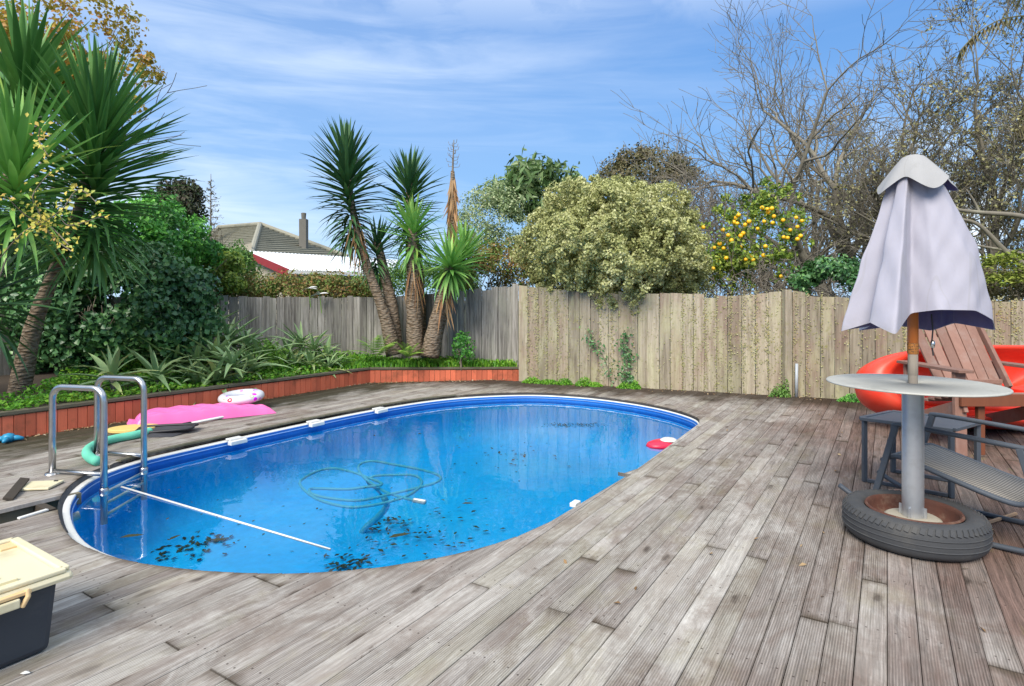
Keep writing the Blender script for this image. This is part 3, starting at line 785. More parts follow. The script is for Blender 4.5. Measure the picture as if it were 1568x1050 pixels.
# ladder
def ladder():
    r_ = empty('pool_ladder', (0, 0, 0), 0, 'stainless steel pool ladder with two square hoops standing over the pool edge', 'pool ladder')
    A = [(Vector((-3.08, 3.93, 0)), Vector((-2.672, 3.84, 0))), (Vector((-3.12, 4.41, 0)), Vector((-2.705, 4.31, 0)))]
    for f, p in A:
        d = (p - f).normalized(); zt = .585; rad = .085
        pts = [f + Vector((0, 0, .0))]
        pts += [f + Vector((0, 0, .25)), f + Vector((0, 0, zt - rad))]
        for k in range(1, 6):
            a = k / 6 * math.pi / 2; pts.append(f + d * rad * (1 - math.cos(a)) + Vector((0, 0, zt - rad + rad * math.sin(a))))
        pts += [f + d * rad + Vector((0, 0, zt)), p - d * rad + Vector((0, 0, zt))]
        for k in range(1, 6):
            a = k / 6 * math.pi / 2; pts.append(p - d * rad * (1 - math.sin(a)) + Vector((0, 0, zt - rad + rad * math.cos(a))))
        pts += [p + Vector((0, 0, zt - rad)), p + Vector((0, 0, .2)), p + Vector((0, 0, -.30))]
        MB().tube(pts, .0205, 16).build('hoop', M['steel'], r_, True)
        MB().tube([f + Vector((.0, 0, .022)), p + Vector((0, 0, .022))], .013, 10).build('crossbar', M['steel'], r_, True)
        MB().lathe([(.0, .012), (.038, .012), (.045, 0)], f).build('foot_flange', M['steel'], r_, True)
        MB().lathe([(.023, .02), (.027, .015), (.027, -.02), (.023, -.025)], p + Vector((0, 0, -.085)), 16).build('collar', M['steel'], r_, True)
    for z in (-.10, -.175, -.25):
        MB().tube([A[0][1] + Vector((0, 0, z)), A[1][1] + Vector((0, 0, z))], .010, 8).build('rung', M['white_plastic'], r_, True)
ladder()
# telescopic pole lying across the water
a = G(186, 747, WZ); b = G(506, 840, WZ)
o = MB().tube([a + Vector((0, 0, .008)), b + Vector((0, 0, -.004))], .0062, 10).build('floating_pole', M['white_plastic'], None, True)
tag(o, 'thin white pole lying across the pool water from the ladder', 'pole')

# turquoise vacuum hose
hose = empty('vacuum_hose', (0, 0, 0), 0, 'turquoise vacuum hose lying in loose loops in the middle of the pool', 'hose')
def catmull(pts, n=8):
    pts = [Vector(p) for p in pts]; out = []
    P = [pts[0]] + pts + [pts[-1]]
    for i in range(1, len(P) - 2):
        for k in range(n):
            t = k / n
            out.append(.5 * ((2 * P[i]) + (-P[i - 1] + P[i + 1]) * t + (2 * P[i - 1] - 5 * P[i] + 4 * P[i + 1] - P[i + 2]) * t * t + (-P[i - 1] + 3 * P[i] - 3 * P[i + 1] + P[i + 2]) * t ** 3))
    out.append(pts[-1]); return out
hp = [(640, 767, .10), (621, 763, .12), (590, 753, .15), (566, 738, .12), (552, 725, .10), (549, 714, .10), (557, 708, .10), (573, 706, .09), (602, 711, .09), (640, 718, .10), (668, 726, .09), (675, 733, .09), (664, 740, .10), (642, 746, .11), (600, 756, .13), (551, 766, .13), (505, 763, .12), (480, 757, .10), (474, 752, .10), (480, 748, .12), (530, 749, .13), (556, 746, .12), (585, 741, .11), (555, 728, .10), (533, 721, .09), (511, 717, .09), (490, 720, .09), (470, 729, .09), (459, 739, .095), (468, 752, .10), (490, 766, .12), (530, 776, .14), (560, 775, .14), (596, 768, .13), (626, 758, .12), (643, 745, .11), (645, 735, .10), (634, 728, .09), (610, 727, .10), (573, 729, .12), (562, 737, .15), (575, 748, .2), (588, 762, .3)]
MB().tube(catmull([G(x, y, -(z) - .04) for x, y, z in hp], 6), .0095, 8).build('hose_coil', M['teal_hose'], hose, True)
MB().tube(catmull([G(588, 762, -.30), G(592, 775, -.38), G(578, 792, -.48), G(560, 808, -.58), G(549, 826, -.68), G(546, 845, -.76)], 6), .024, 10).build('hose_tail', M['teal_hose'], hose, True)
MB().tube([G(634, 766, -.10), G(651, 769, -.10)], .015, 10).build('hose_cuff', M['white_plastic'], hose, True)
vh = MB(); c = G(546, 855, -.77)
vh.lathe([(.0, .03), (.10, .025), (.13, 0), (.12, -.02)], c, 14); vh.build('vacuum_head', M['black_plastic'], hose, True)
# floating toy
p = G(1016, 681, WZ)
toy = empty('float_toy', p, R(25), 'red and white inflatable toy floating against the right pool edge', 'pool toy')
b1 = MB().lathe([(0, .055), (.09, .05), (.135, .03), (.15, .0), (.12, -.02)], (0, 0, 0), 20); ob = b1.build('toy_body', simple('red_vinyl', (.80, .03, .08), (.70, .02, .06), 6, .35), toy, True); ob.scale = (1.15, .72, .8)
ob = MB().lathe([(0, .062), (.05, .058), (.075, .042)], (.04, -.02, 0), 16).build('toy_patch', M['white_plastic'], toy, True)

# ================================================================== GARDEN EDGING, BED, FENCES
def bedz(x, y):
    u, v = toUV((x, y)); d = min(max((-6.2 - v), 0), 2)
    d2 = max(0, y - 8.3) if x > -2.6 else 0
    return .17 + .06 * min(d, d2 + .6 if x > -2.6 else d) + .02 * math.sin(x * 3) * math.cos(y * 2.3)
E0 = UV(-.4, -6.2); E1 = Vector((-2.0, 8.23, 0)); E2 = Vector((.16, 8.60, 0))
edging = empty('garden_edging', E1, 0, 'low red stained timber edging with a weathered grey capping board along the garden bed', 'garden edging')
def rel(root, p): return Vector(p) - root.location
re_ = random.Random(5)
capz = []
for A, B, za, zb in ((E0, E1, .218, .182), (E1, E2, .182, .145)):
    d = (B - A); L = d.length; d.normalize(); nrm = Vector((d.y, -d.x, 0))
    n = int(L / .0755)
    for k in range(n):
        t0 = k / n; c = A + d * (L * (k + .5) / n); zt = za + (zb - za) * t0
        m_ = MB(); w_ = L / n * .5 - .0022
        rot = Matrix((d, nrm, Vector((0, 0, 1)))).transposed()
        m_.box(rel(edging, (c.x, c.y, (zt - .46) / 2 + .0)) + nrm * re_.uniform(-.003, .003), (w_, .011, (zt + .45) / 2 - .004 + 0), rot)
        m_.build('plank', M['red_stain'], edging, bevel=0)
    nc = max(1, round(L / 1.9))
    for k in range(nc):
        a = A + d * (L * k / nc + .003); b = A + d * (L * (k + 1) / nc - .003)
        z0 = za + (zb - za) * k / nc; z1 = za + (zb - za) * (k + 1) / nc
        MB().bar(rel(edging, (a.x, a.y, z0 + .016)) - nrm * .03, rel(edging, (b.x, b.y, z1 + .016)) - nrm * .03, .105, .030).build('capping', M['cap'], edging, bevel=.004)
FA = Vector((-4.85, 9.0, 0)); FB = Vector((-2.62, 9.33, 0)); FC = Vector((.05, 8.74, 0)); FL = UV(-1.2, -8.55); 
# soil surface of the bed
poly = [UV(-.4, -6.215), Vector((-2.015, 8.25, 0)), Vector((.10, 8.62, 0)), Vector((.04, 8.72, 0)), Vector((-2.62, 9.31, 0)), Vector((-4.82, 8.98, 0)), UV(-.4, -8.55)]
def inpoly(x, y, P=poly):
    c = False; j = len(P) - 1
    for i in range(len(P)):
        a, b = P[i], P[j]
        if (a[1] > y) != (b[1] > y) and x < (b[0] - a[0]) * (y - a[1]) / (b[1] - a[1]) + a[0]: c = not c
        j = i
    return c
import bmesh
bm = bmesh.new()
vv = [bm.verts.new((p[0], p[1], 0)) for p in poly]; f = bm.faces.new(vv)
bmesh.ops.triangulate(bm, faces=bm.faces[:])
bmesh.ops.subdivide_edges(bm, edges=bm.edges[:], cuts=14, use_grid_fill=True)
for v_ in bm.verts: v_.co.z = bedz(v_.co.x, v_.co.y)
me = bpy.data.meshes.new('garden_bed'); bm.to_mesh(me); bm.free()
if me.polygons[0].normal.z < 0: me.flip_normals()
tag(link('garden_bed', me, M['soil'], None, True), kind='structure')

def fence(label, pts, mats, topf, botz, wid, posts=(), name='paling_fence', side=1, group=None, railz=(.25, 1.05)):
    r_ = empty(name, pts[0], 0, label, 'fence', group)
    rd = random.Random(len(label))
    for A, B in zip(pts[:-1], pts[1:]):
        d = B - A; L = d.length; d.normalize(); nrm = Vector((d.y, -d.x, 0)) * side
        x = 0
        while x < L - .03:
            w_ = min(wid(rd), L - x)
            c = A + d * (x + w_ / 2); jt = rd.gauss(0, .013); tz0 = topf(A + d * x) + rd.uniform(-.008, .008) + jt; tz1 = topf(A + d * (x + w_)) + rd.uniform(-.008, .008) + jt
            off = nrm * rd.uniform(-.008, .008); h = w_ / 2 - rd.uniform(.0015, .0045)
            a = rel(r_, c - d * h) + off; b = rel(r_, c + d * h) + off; th = nrm * .009
            lean = d * rd.uniform(-.004, .004)
            V = []
            for q in (a, b):
                for s in (1, -1):
                    V.append((q.x + th.x * s, q.y + th.y * s, botz))
            for q, tz in ((a, tz0), (b, tz1)):
                for s in (1, -1):
                    V.append((q.x + th.x * s + lean.x, q.y + th.y * s + lean.y, tz))
            MB().add(V, [(0, 2, 3, 1)[::-1], (4, 5, 7, 6)[::-1], (0, 4, 6, 2)[::-1], (1, 3, 7, 5)[::-1], (0, 1, 5, 4)[::-1], (2, 6, 7, 3)[::-1]]).build('paling', mats, r_)
            x += w_
        for rz_ in railz:
            MB().bar(rel(r_, A) - nrm * .035 + Vector((0, 0, rz_)), rel(r_, B) - nrm * .035 + Vector((0, 0, rz_)), .045, .09).build('rail', mats, r_)
    for (P, zt, w_, s) in posts:
        MB().box(rel(r_, P) + Vector((0, 0, (zt - .45) / 2)), (w_, w_, (zt + .45) / 2)).build('post', mats, r_, bevel=.006)
    return r_
def topR(p):
    # sagging top line of the long pale fence, from the corner to the right
    xs = [(.05, 1.375), (.9, 1.29), (1.8, 1.235), (2.7, 1.215), (3.33, 1.255), (3.6, 1.22), (4.2, 1.175), (5.5, 1.16), (9, 1.18)]
    for (a, za), (b, zb) in zip(xs[:-1], xs[1:]):
        if p[0] <= b: 
            t = max(0, (p[0] - a) / (b - a)); return za + (zb - za) * t
    return 1.18
def RF(x): return Vector((x, 8.44 - .3975 * (x - 0) , 0))
f_right = fence('long pale lichen-covered paling fence from the garden corner to behind the umbrella', [RF(.10), RF(7.6)], M['fence_pale'], topR, -.40, lambda r: r.uniform(.115, .165), [(RF(3.34) + Vector((-.02, -.035, 0)), 1.285, .042, 1), (RF(7.6), 1.25, .045, 1)], railz=(.2, 1.0))
f_back = fence('weathered grey paling fence behind the yuccas', [FA, FB, FC], M['fence_grey'], lambda p: 1.205 + max(0, (p[0] + 2.0)) * .085, -.3, lambda r: r.uniform(.10, .15), [(FC + Vector((.0, -.03, 0)), 1.40, .045, 1)])
f_left = fence('dark grey paling fence half hidden behind the ivy and the leaning yucca', [FL, FA], M['fence_grey'], lambda p: 1.2, -.3, lambda r: r.uniform(.12, .16))
# grey plastic pipe on the fence post
o = MB().tube([RF(3.36) + Vector((.04, -.09, 0)), RF(3.36) + Vector((.045, -.09, .40))], .017, 10).build('drain_pipe', simple('pale_grey_pvc', (.42, .46, .50), (.36, .4, .43), 8, .5), None, True)
tag(o, 'short pale grey pipe standing against the post of the pale fence', 'pipe')

# ================================================================== FOLIAGE BUILDERS
def shrub(name, label, px, py, rx, ry, D, m, nl, L, W, seed, ncl=70, crf=.22, cat='shrub', depth=None, lo=-.6, base=-.45, stems=5, stem_m='bark', group=None, shell=.35, jit=.7, hang=0, flat=1.0, lean=1.0, core=0):
    g = np.random.default_rng(seed); s = D / FPX
    c = AT(px, py, D); RX, RZ = rx * s, ry * s; RY = depth if depth else RX * .8
    root = empty(name, (c.x, c.y, base), 0, label, cat, group)
    P, N = crown((0, 0, c.z - base), (RX, RY, RZ), ncl, crf * min(RX, RZ) * 1.6, nl, g, shell, lo, flat)
    V, F = leaves(P, N, L, W, jit, hang=hang, g=g)
    o = link('foliage', np_mesh('foliage', V, F), M[m], root)
    if core:
        P, N = crown((0, 0, c.z - base), (RX * .72, RY * .72, RZ * .76), 300, .16, core, g, .5, -.95)
        V, F = leaves(P, N, L * 1.35, W * 1.5, jit, g=g); link('inner_foliage', np_mesh('inner_foliage', V, F), M[m], root)
    segs = []; tips = []; rd = random.Random(seed)
    H = c.z - base; kk_ = .12 if lean < 1 else .2
    for k in range(stems):
        a = rd.uniform(0, 6.28)
        grow(segs, tips, (0, 0, 0), (lean * math.cos(a) * .45 * RX / max(H, .5), lean * (abs(math.sin(a)) if lean < 1 else math.sin(a)) * .45 * RY / max(H, .5), 1), (H + RZ * .5) * .46, .018 + .008 * H, 2, rd, .12, kk_, (2, 3), .6, .6, 5)
    if lean < 1: segs = [q for q in segs if q[1][1] > -.25]
    V, F = prisms(segs)
    link('stems', np_mesh('stems', V, F), M[stem_m], root)
    return root
def twigtree(name, label, base, stems, m, seed, cat='tree', lev=4, up=.1, kink=.25, kids=(2, 3), shrink=.66, ang=.6, steps=5, group=None, cut=.02):
    """stems: list of (dir, length, radius)"""
    rd = random.Random(seed); root = empty(name, base, 0, label, cat, group)
    T, W_ = [], []; tips = []
    for off, d, L, r_ in stems:
        sg = []
        grow(sg, tips, off, d, L, r_, lev, rd, up, kink, kids, shrink, ang, steps)
        T += [x for x in sg if x[2] > cut]; W_ += [x for x in sg if x[2] <= cut]
    if T:
        V, F = prisms(T, 5, 7, .03); link('trunk_and_limbs', np_mesh('trunk_and_limbs', V, F), M[m], root, True)
    V, F = prisms(W_, 3, 5, .01); link('crown', np_mesh('crown', V, F), M[m], root)
    print(name, len(T), len(W_))
    return root, tips, W_

# ---------------- yuccas: every blade a part
def blade_mesh(name, droop, fold=.22, wid=.072, curl=0.0, st=6, tip=.8):
    V = []; F = []
    for i in range(st + 1):
        t = i / st
        x = t; z = -droop * t * t
        # keep length about 1
        x = t * (1 - .25 * min(1, droop) * t)
        w = wid * .5 * (min(1, .55 + 2.2 * t) * (1 - max(0, (t - .35) / .65) ** 1.7))
        w = max(w, .0006)
        V += [(x, -w, z + w * fold * 2), (x, 0, z), (x, w, z + w * fold * 2)]
    for i in range(st):
        b = i * 3
        F += [(b, b + 3, b + 4, b + 1), (b + 1, b + 4, b + 5, b + 2)]
    me = bpy.data.meshes.new(name); me.from_pydata(V, [], F); me.update()
    me.polygons.foreach_set('use_smooth', [True] * len(me.polygons))
    return me
BLADES = {}
def blade(kind, mname, k):
    key = (kind, mname, k)
    if key not in BLADES:
        dr = {'up': (.0, .04, .09), 'mid': (.06, .14, .24), 'low': (.3, .45, .6), 'dead': (.15, .25, .1)}[kind][k]
        wd = {'dead': .05}.get(kind, .074)
        me = blade_mesh('leaf', dr, wid=wd); me.materials.append(M[mname]); BLADES[key] = me
    return BLADES[key]
def place_leaf(name, me, root, p, d, L, roll=0.0, wscale=1.0):
    d = Vector(d).normalized(); up = Vector((0, 0, 1)) if abs(d.z) < .97 else Vector((0, 1, 0))
    y = up.cross(d).normalized(); z = d.cross(y)
    if roll:
        y, z = y * math.cos(roll) + z * math.sin(roll), z * math.cos(roll) - y * math.sin(roll)
    mt = Matrix((d * L, y * L * wscale, z * L)).transposed().to_4x4(); mt.translation = p
    o = bpy.data.objects.new(name, me); COL.objects.link(o); o.parent = root; o.matrix_local = mt
    return o
def head(root, c, axis, n, L, col, rd, col_len=.3, amax=1.9, amin=.08, lowfrac=.25, ws=1.0, name='leaf', lowmat=None):
    """rosette whose leaves leave the stem over col_len below c"""
    axis = Vector(axis).normalized(); x = axis.orthogonal().normalized(); y = axis.cross(x)
    for i in range(n):
        t = (i + .5) / n                                # 0 = newest (top), 1 = oldest (bottom)
        az = i * 2.39996 + rd.uniform(-.15, .15)
        th = amin + (amax - amin) * t ** .75 + rd.uniform(-.09, .09)
        d = axis * math.cos(th) + (x * math.cos(az) + y * math.sin(az)) * math.sin(th)
        p = c - axis * (col_len * t) + (x * math.cos(az) + y * math.sin(az)) * .02
        kind = 'up' if th < .8 else ('mid' if th < 1.45 else 'low')
        ll = L * (.72 + .35 * math.sin(math.pi * min(1, t * 1.2 + .12))) * rd.uniform(.88, 1.08)
        mm = lowmat if (lowmat and t > 1 - lowfrac) else col
        place_leaf(name, blade(kind, mm, rd.randrange(3)), root, p, d, ll, rd.uniform(-.35, .35), ws)
def skirt(root, a, b, n, L, rd, spread=.35):
    """dead leaves hanging along the stem from a (top) to b"""
    a, b = Vector(a), Vector(b)
    for i in range(n):
        t = rd.random() ** .8; p = a + (b - a) * t; az = rd.uniform(0, 6.28)
        d = Vector((math.cos(az) * spread, math.sin(az) * spread, -1))
        place_leaf('dead_leaf', blade('dead', 'dead_leaf', rd.randrange(3)), root, p + Vector((math.cos(az), math.sin(az), 0)) * .05, d, L * rd.uniform(.6, 1.1), rd.uniform(-1, 1), 1.0)
def stem(root, pts, rs, name='trunk', m='yucca_bark'):
    P = catmull(pts, 6); n = len(P)
    r_ = []
    for i in range(n):
        t = i / (n - 1) * (len(rs) - 1); k = min(int(t), len(rs) - 2); r_.append((rs[k] + (rs[k + 1] - rs[k]) * (t - k)) * (1 + .05 * math.sin(i * 2.3)))
    return MB().tube(P, r_, 14).build(name, M[m], root, True)

# ================================================================== YUCCAS
def yucca_big():
    rd = random.Random(21)
    root = empty('yucca', (-5.02, 5.93, .15), 0, 'tall yucca with a thick bare trunk leaning right at the left of the bed', 'yucca', 'yuccas in the garden bed')
    o = Vector(root.location)
    top = AT(150, 190, 5.7) - o; mid = AT(82, 420, 5.8) - o
    stem(root, [(0, 0, -.1), AT(50, 505, 5.9) - o, mid, AT(118, 330, 5.75) - o, top], [.11, .075, .058, .05, .035])
    head(root, top + Vector((0, 0, .05)), (.12, -.1, 1), 330, .92, 'yucca_green', rd, 1.35, 1.85, .10, .3, .85)
    return root
yucca_big()
rd = random.Random(22)
root = empty('yucca', (-5.6, 5.3, .15), 0, 'broad many-headed yucca cut off by the left edge of the photo', 'yucca', 'yuccas in the garden bed')
o = Vector(root.location)
for (tx, ty, D), n, L, mt, cl, amx in (((22, 250, 4.9), 120, .82, 'yucca_bright', .55, 1.9), ((35, 120, 5.9), 130, .95, 'yucca_green', .7, 1.8), ((-25, 420, 4.9), 60, .75, 'yucca_dark', .5, 2.2)):
    c = AT(tx, ty, D) - o
    stem(root, [(0, 0, -.1), c * .55 + Vector((-.1, 0, .05)), c + Vector((0, 0, -.05))], [.10, .07, .04])
    head(root, c, (.1, -.15, 1), n, L, mt, rd, cl, amx, .06, .2)
def cyucca(label, base, tops, seed, rs=(.125, .072, .052, .045)):
    rd = random.Random(seed)
    root = empty('yucca', base, 0, label, 'yucca', 'yuccas in the garden bed')
    o = Vector(base)
    for path, n, L, mt, cl, amx, ax, sk in tops:
        pts = [Vector((0, 0, -.1)) if q is None else AT(*q) - o for q in path]
        stem(root, pts, list(rs))
        if n: head(root, pts[-1], ax, n, L, mt, rd, cl, amx, .14, .3, 1.25)
        if sk:
            a, b, k, l = sk; skirt(root, AT(*a) - o, AT(*b) - o, k, l, rd)
    return root
cyucca('tallest yucca by the back fence, with a dark shaggy head, left of the clump', AT(604, 533, 8.65), [
    ([None, (588, 480, 8.65), (560, 400, 8.65), (540, 320, 8.7), (528, 235, 8.7)], 250, .66, 'yucca_dark', 1.35, 1.95, (-.08, 0, 1), ((540, 322, 8.6), (556, 395, 8.6), 34, .5))], 31)
cyucca('slender second yucca trunk right behind the tallest yucca, with a low dark head', AT(608, 528, 8.85), [
    ([None, (600, 470, 8.85), (590, 425, 8.9), (578, 370, 8.9)], 90, .50, 'yucca_dark', .5, 2.3, (.05, .1, 1), None)], 32, (.10, .085, .06))
cyucca('yucca with bright green head and hanging dead leaves, in front of a darker head', AT(636, 533, 8.5), [
    ([None, (634, 470, 8.5), (632, 400, 8.5), (632, 345, 8.5)], 120, .56, 'yucca_bright', .45, 2.1, (0, -.1, 1), ((634, 395, 8.45), (633, 440, 8.45), 34, .48))], 33, (.13, .10, .06))
cyucca('dark-headed yucca rising behind the bright green one in the middle of the clump', AT(644, 530, 8.9), [
    ([None, (640, 420, 8.9), (630, 340, 8.9), (627, 272, 8.9)], 170, .60, 'yucca_dark', .95, 1.95, (0, 0, 1), None)], 34, (.10, .08, .05))
cyucca('low yucca leaning right with a round bright head at fence height, rightmost of the clump', AT(658, 533, 8.35), [
    ([None, (668, 490, 8.3), (680, 440, 8.3), (690, 405, 8.25)], 105, .58, 'yucca_bright', .16, 2.3, (.05, -.45, 1), ((686, 440, 8.25), (678, 462, 8.25), 30, .45)),
    ([None, (690, 430, 8.8), (712, 385, 8.8)], 90, .56, 'yucca_bright', .3, 1.9, (.25, 0, 1), None)], 35, (.14, .075, .05))
# dead yucca stem
rd = random.Random(36)
root = empty('dead_yucca', AT(665, 530, 8.95), 0, 'dead brown yucca stem with drooping dry leaves and a bare flower spike on top', 'dead yucca')
o = Vector(root.location)
stem(root, [(0, 0, -.1), AT(685, 420, 9) - o, AT(693, 330, 9) - o, AT(693, 262, 9) - o], [.08, .06, .045, .03])
for i in range(230):
    t = i / 230; p = AT(693, 262 + 88 * t, 9) - o; az = i * 2.4
    d = Vector((math.cos(az) * (.22 + .08 * rd.random()), math.sin(az) * .26, -1))
    place_leaf('dead_leaf', blade('dead', 'dead_leaf', rd.randrange(3)), root, p, d, .46 * rd.uniform(.7, 1.15), rd.uniform(-1, 1), 1.5)
sp = MB(); a = AT(693, 264, 9) - o; b = AT(695, 214, 9) - o
sp.tube([a, (a + b) / 2, b], [.018, .012, .006], 6)
for i in range(20):
    t = .15 + .8 * i / 20; p = a + (b - a) * t; az = i * 2.4; l = .10 * (1 - t * .4)
    sp.tube([p, p + Vector((math.cos(az) * l, math.sin(az) * l, .01)), p + Vector((math.cos(az) * l * 1.2, math.sin(az) * l * 1.2, .06))], .004, 4)
sp.build('flower_spike', M['bark'], root)

# ================================================================== ALOES
def aloe_leaf(k):
    key = ('aloe', k)
    if key not in BLADES:
        me = blade_mesh('leaf', (.25, .45, .7, .1)[k], .30, .125 if k != 3 else .11, st=6)
        V = [v.co.copy() for v in me.vertices]
        me.materials.append(M['aloe']); BLADES[key] = me
    return BLADES[key]
def aloe(label, px, py, D, ros, seed, L=.50, cat='aloe', zb=.2):
    rd = random.Random(seed); c = AT(px, py, D)
    root = empty('aloe_clump' if len(ros) > 1 else 'aloe', (c.x, c.y, zb), 0, label, cat, 'aloes in the garden bed')
    o = Vector(root.location)
    for (x, y, dd, s) in ros:
        q = AT(x, y, D + dd) - o
        stem(root, [(q.x * .5, q.y * .5 + .05, 0), (q.x * .9, q.y * .9, q.z * .6), (q.x, q.y, q.z)], [.02, .02, .025], 'stem', 'bark')
        n = 21
        for i in range(n):
            t = (i + .5) / n; az = i * 2.4 + rd.uniform(-.2, .2); th = .25 + 1.35 * t + rd.uniform(-.1, .1)
            d = Vector((math.cos(az) * math.sin(th), math.sin(az) * math.sin(th), math.cos(th)))
            place_leaf('leaf', aloe_leaf(rd.randrange(4)), root, q - Vector((0, 0, .05 * t)), d, L * s * rd.uniform(.8, 1.15) * (.75 + .35 * math.sin(3 * t)), rd.uniform(-.3, .3))
    return root
rdA = random.Random(40)
aloe('large aloe clump spilling over the red edging above the pink lilo', 320, 560, 7.3, [(275, 535, 0, 1), (300, 515, .2, 1), (325, 500, .4, .9), (350, 520, .2, 1), (375, 530, .4, 1), (395, 548, .3, .9), (270, 560, -.3, 1), (300, 555, -.4, 1.1), (330, 545, -.3, 1), (355, 560, -.5, 1), (330, 580, -.65, 1), (300, 588, -.65, .9), (365, 590, -.5, .8), (385, 565, -.2, .9)], 41)
aloe('smaller darker aloe clump near the back fence, left of the yuccas', 470, 560, 8.2, [(440, 545, 0, 1), (460, 528, .2, 1), (480, 535, 0, 1), (500, 548, 0, 1), (450, 562, -.2, 1), (475, 560, -.3, 1), (500, 566, -.3, .9), (515, 560, .0, .8), (435, 568, -.1, .8)], 42, .42)
aloe('single aloe in front of the ivy, seen through the pool ladder hoop', 172, 585, 5.9, [(172, 580, 0, 1.1)], 43, .42)
aloe('single aloe between the ladder and the large aloe clump', 240, 582, 6.4, [(240, 580, 0, 1.15)], 44, .46)

# ================================================================== SHRUBS AND HEDGES
shrub('ivy_hedge', 'thick wall of dark ivy covering the side fence behind the leaning yucca', 175, 480, 150, 105, 7.15, 'ivy', 21000, .070, .062, 50, 190, .15, 'ivy', depth=.55, lo=-.9, base=.1, stems=4)
shrub('evergreen_shrub', 'big glossy green shrub above the ivy, right of the large yucca head', 225, 378, 88, 72, 8.3, 'lush', 15000, .075, .042, 51, 130, .17, 'shrub', depth=.9)
shrub('dark_shrub', 'dark brownish shrub with a ragged top beside the slim conifer', 270, 322, 36, 42, 9.6, 'darkshrub', 6500, .075, .035, 52, 60, .26)
shrub('small_shrub', 'light green shrub in front of the tiled roof, left of the white roof', 350, 412, 36, 34, 10.2, 'midgreen', 7500, .06, .03, 53, 50, .25)
shrub('evergreen_shrub', 'mid green shrub low between the ivy and the grey fence top', 325, 425, 48, 42, 9.3, 'citrus', 6500, .07, .04, 54, 40, .25)
shrub('hedge', 'green and rust coloured hedge along the top of the back fence under the white roof', 460, 446, 118, 19, 10.0, 'rusty', 13000, .055, .028, 55, 110, .5, 'hedge', depth=.6)
shrub('hedge', 'green hedge seen between the yucca trunks above the back fence', 640, 432, 95, 26, 10.6, 'midgreen', 6000, .06, .03, 56, 80, .45, 'hedge', depth=.6)
shrub('dense_shrub', 'dense evergreen mass behind the leaning yucca at the left edge', 20, 440, 110, 130, 7.6, 'ivy', 9000, .10, .07, 57, 90, .2, depth=.7)
shrub('pale_shrub', 'pale grey-green shrub behind the dead yucca and right of the yucca heads', 752, 345, 52, 62, 10.8, 'pale', 9000, .05, .026, 58, 70, .2)
shrub('loquat_tree', 'loquat-like tree with large drooping leaves left of the cream variegated bush', 822, 300, 66, 50, 11.6, 'loquat', 2100, .24, .070, 59, 46, .3, 'tree', hang=.5, jit=.9)
shrub('mixed_shrub', 'rust-tinged green shrub just above the fence corner', 762, 415, 55, 42, 9.9, 'rusty', 5500, .06, .03, 60, 50, .3)
shrub('variegated_shrub', 'huge dome of cream variegated shrub hanging over the pale fence', 936, 380, 138, 106, 8.65, 'dome', 95000, .042, .026, 61, 1500, .045, 'shrub', depth=1.32, shell=.22, lo=-.95, stems=4, lean=.3, core=34000)
shrub('variegated_shrub_spray', 'low spray of the cream bush resting on the fence top beside the orange tree', 1030, 432, 52, 22, 8.75, 'dome', 4200, .045, .026, 62, 40, .5, 'shrub', depth=.35)
shrub('distant_tree', 'dark olive rounded tree behind the cream dome bush', 990, 272, 72, 36, 17, 'olive', 9000, .10, .05, 63, 80, .3, 'tree', depth=1.4)
shrub('evergreen_shrub', 'small glossy dark green shrub on the fence top left of the umbrella', 1262, 424, 60, 22, 8.3, 'ivy', 2600, .075, .045, 64, 30, .45)
shrub('scrub_hedge', 'olive scrubby hedge top showing right of the umbrella above the fence', 1560, 440, 80, 30, 9.5, 'olive', 5000, .06, .03, 65, 50, .4, 'hedge')

# autumn tree, top left
root, tips, W_ = twigtree('autumn_tree', 'autumn tree with sparse yellow and rust leaves behind the big yuccas', (-8.2, 8.6, -.45), [((0, 0, 0), (.05, 0, 1), 3.3, .12), ((.1, 0, 0), (.35, -.05, 1), 3.0, .09)], 'bark', 70, lev=3, up=.12, kink=.2, shrink=.6, ang=.65)
g = np.random.default_rng(71)
c = AT(95, 95, 8.6) - Vector(root.location)
P, N = crown(tuple(c), (1.4, .9, 1.15), 110, .20, 8500, g, .85, -.9)
V, F = leaves(P, N, .075, .06, .9, g=g); link('foliage', np_mesh('foliage', V, F), M['autumn'], root)
# climbing rose with yellowing leaves in front of the yucca
rd = random.Random(72)
root = empty('climbing_rose', (-4.3, 4.75, .2), 0, 'thin climbing stems with yellow-green leaves trailing in front of the large yucca', 'climber')
o = Vector(root.location); sg = []
paths = [[(10, 300), (40, 330), (75, 345), (105, 375)], [(60, 345), (95, 320), (120, 290), (150, 312)], [(0, 395), (30, 360), (62, 335), (50, 300), (78, 262)], [(62, 335), (80, 362), (110, 385)], [(90, 322), (105, 345), (158, 330)], [(75, 240), (60, 215), (62, 195)]]
P = []
for pth in paths:
    q = catmull([AT(x, y, 4.55 + rd.uniform(-.1, .1)) - o for x, y in pth], 5)
    for a, b in zip(q[:-1], q[1:]): sg.append((tuple(a), tuple(b), .005, .005))
    for a in q[::2]:
        for _ in range(7): P.append(tuple(a + Vector((rd.gauss(0, .035), rd.gauss(0, .04), rd.gauss(0, .03)))))
sg.append((tuple(Vector((-.3, 0, -.05))), tuple(AT(10, 395, 4.6) - o), .008, .006))
V, F = prisms(sg); link('stems', np_mesh('stems', V, F), M['bark'], root)
V, F = leaves(np.array(P), np.tile([0, -1, .6], (len(P), 1)), .038, .026, .6, g=g); link('foliage', np_mesh('foliage', V, F), M['yellowleaf'], root)
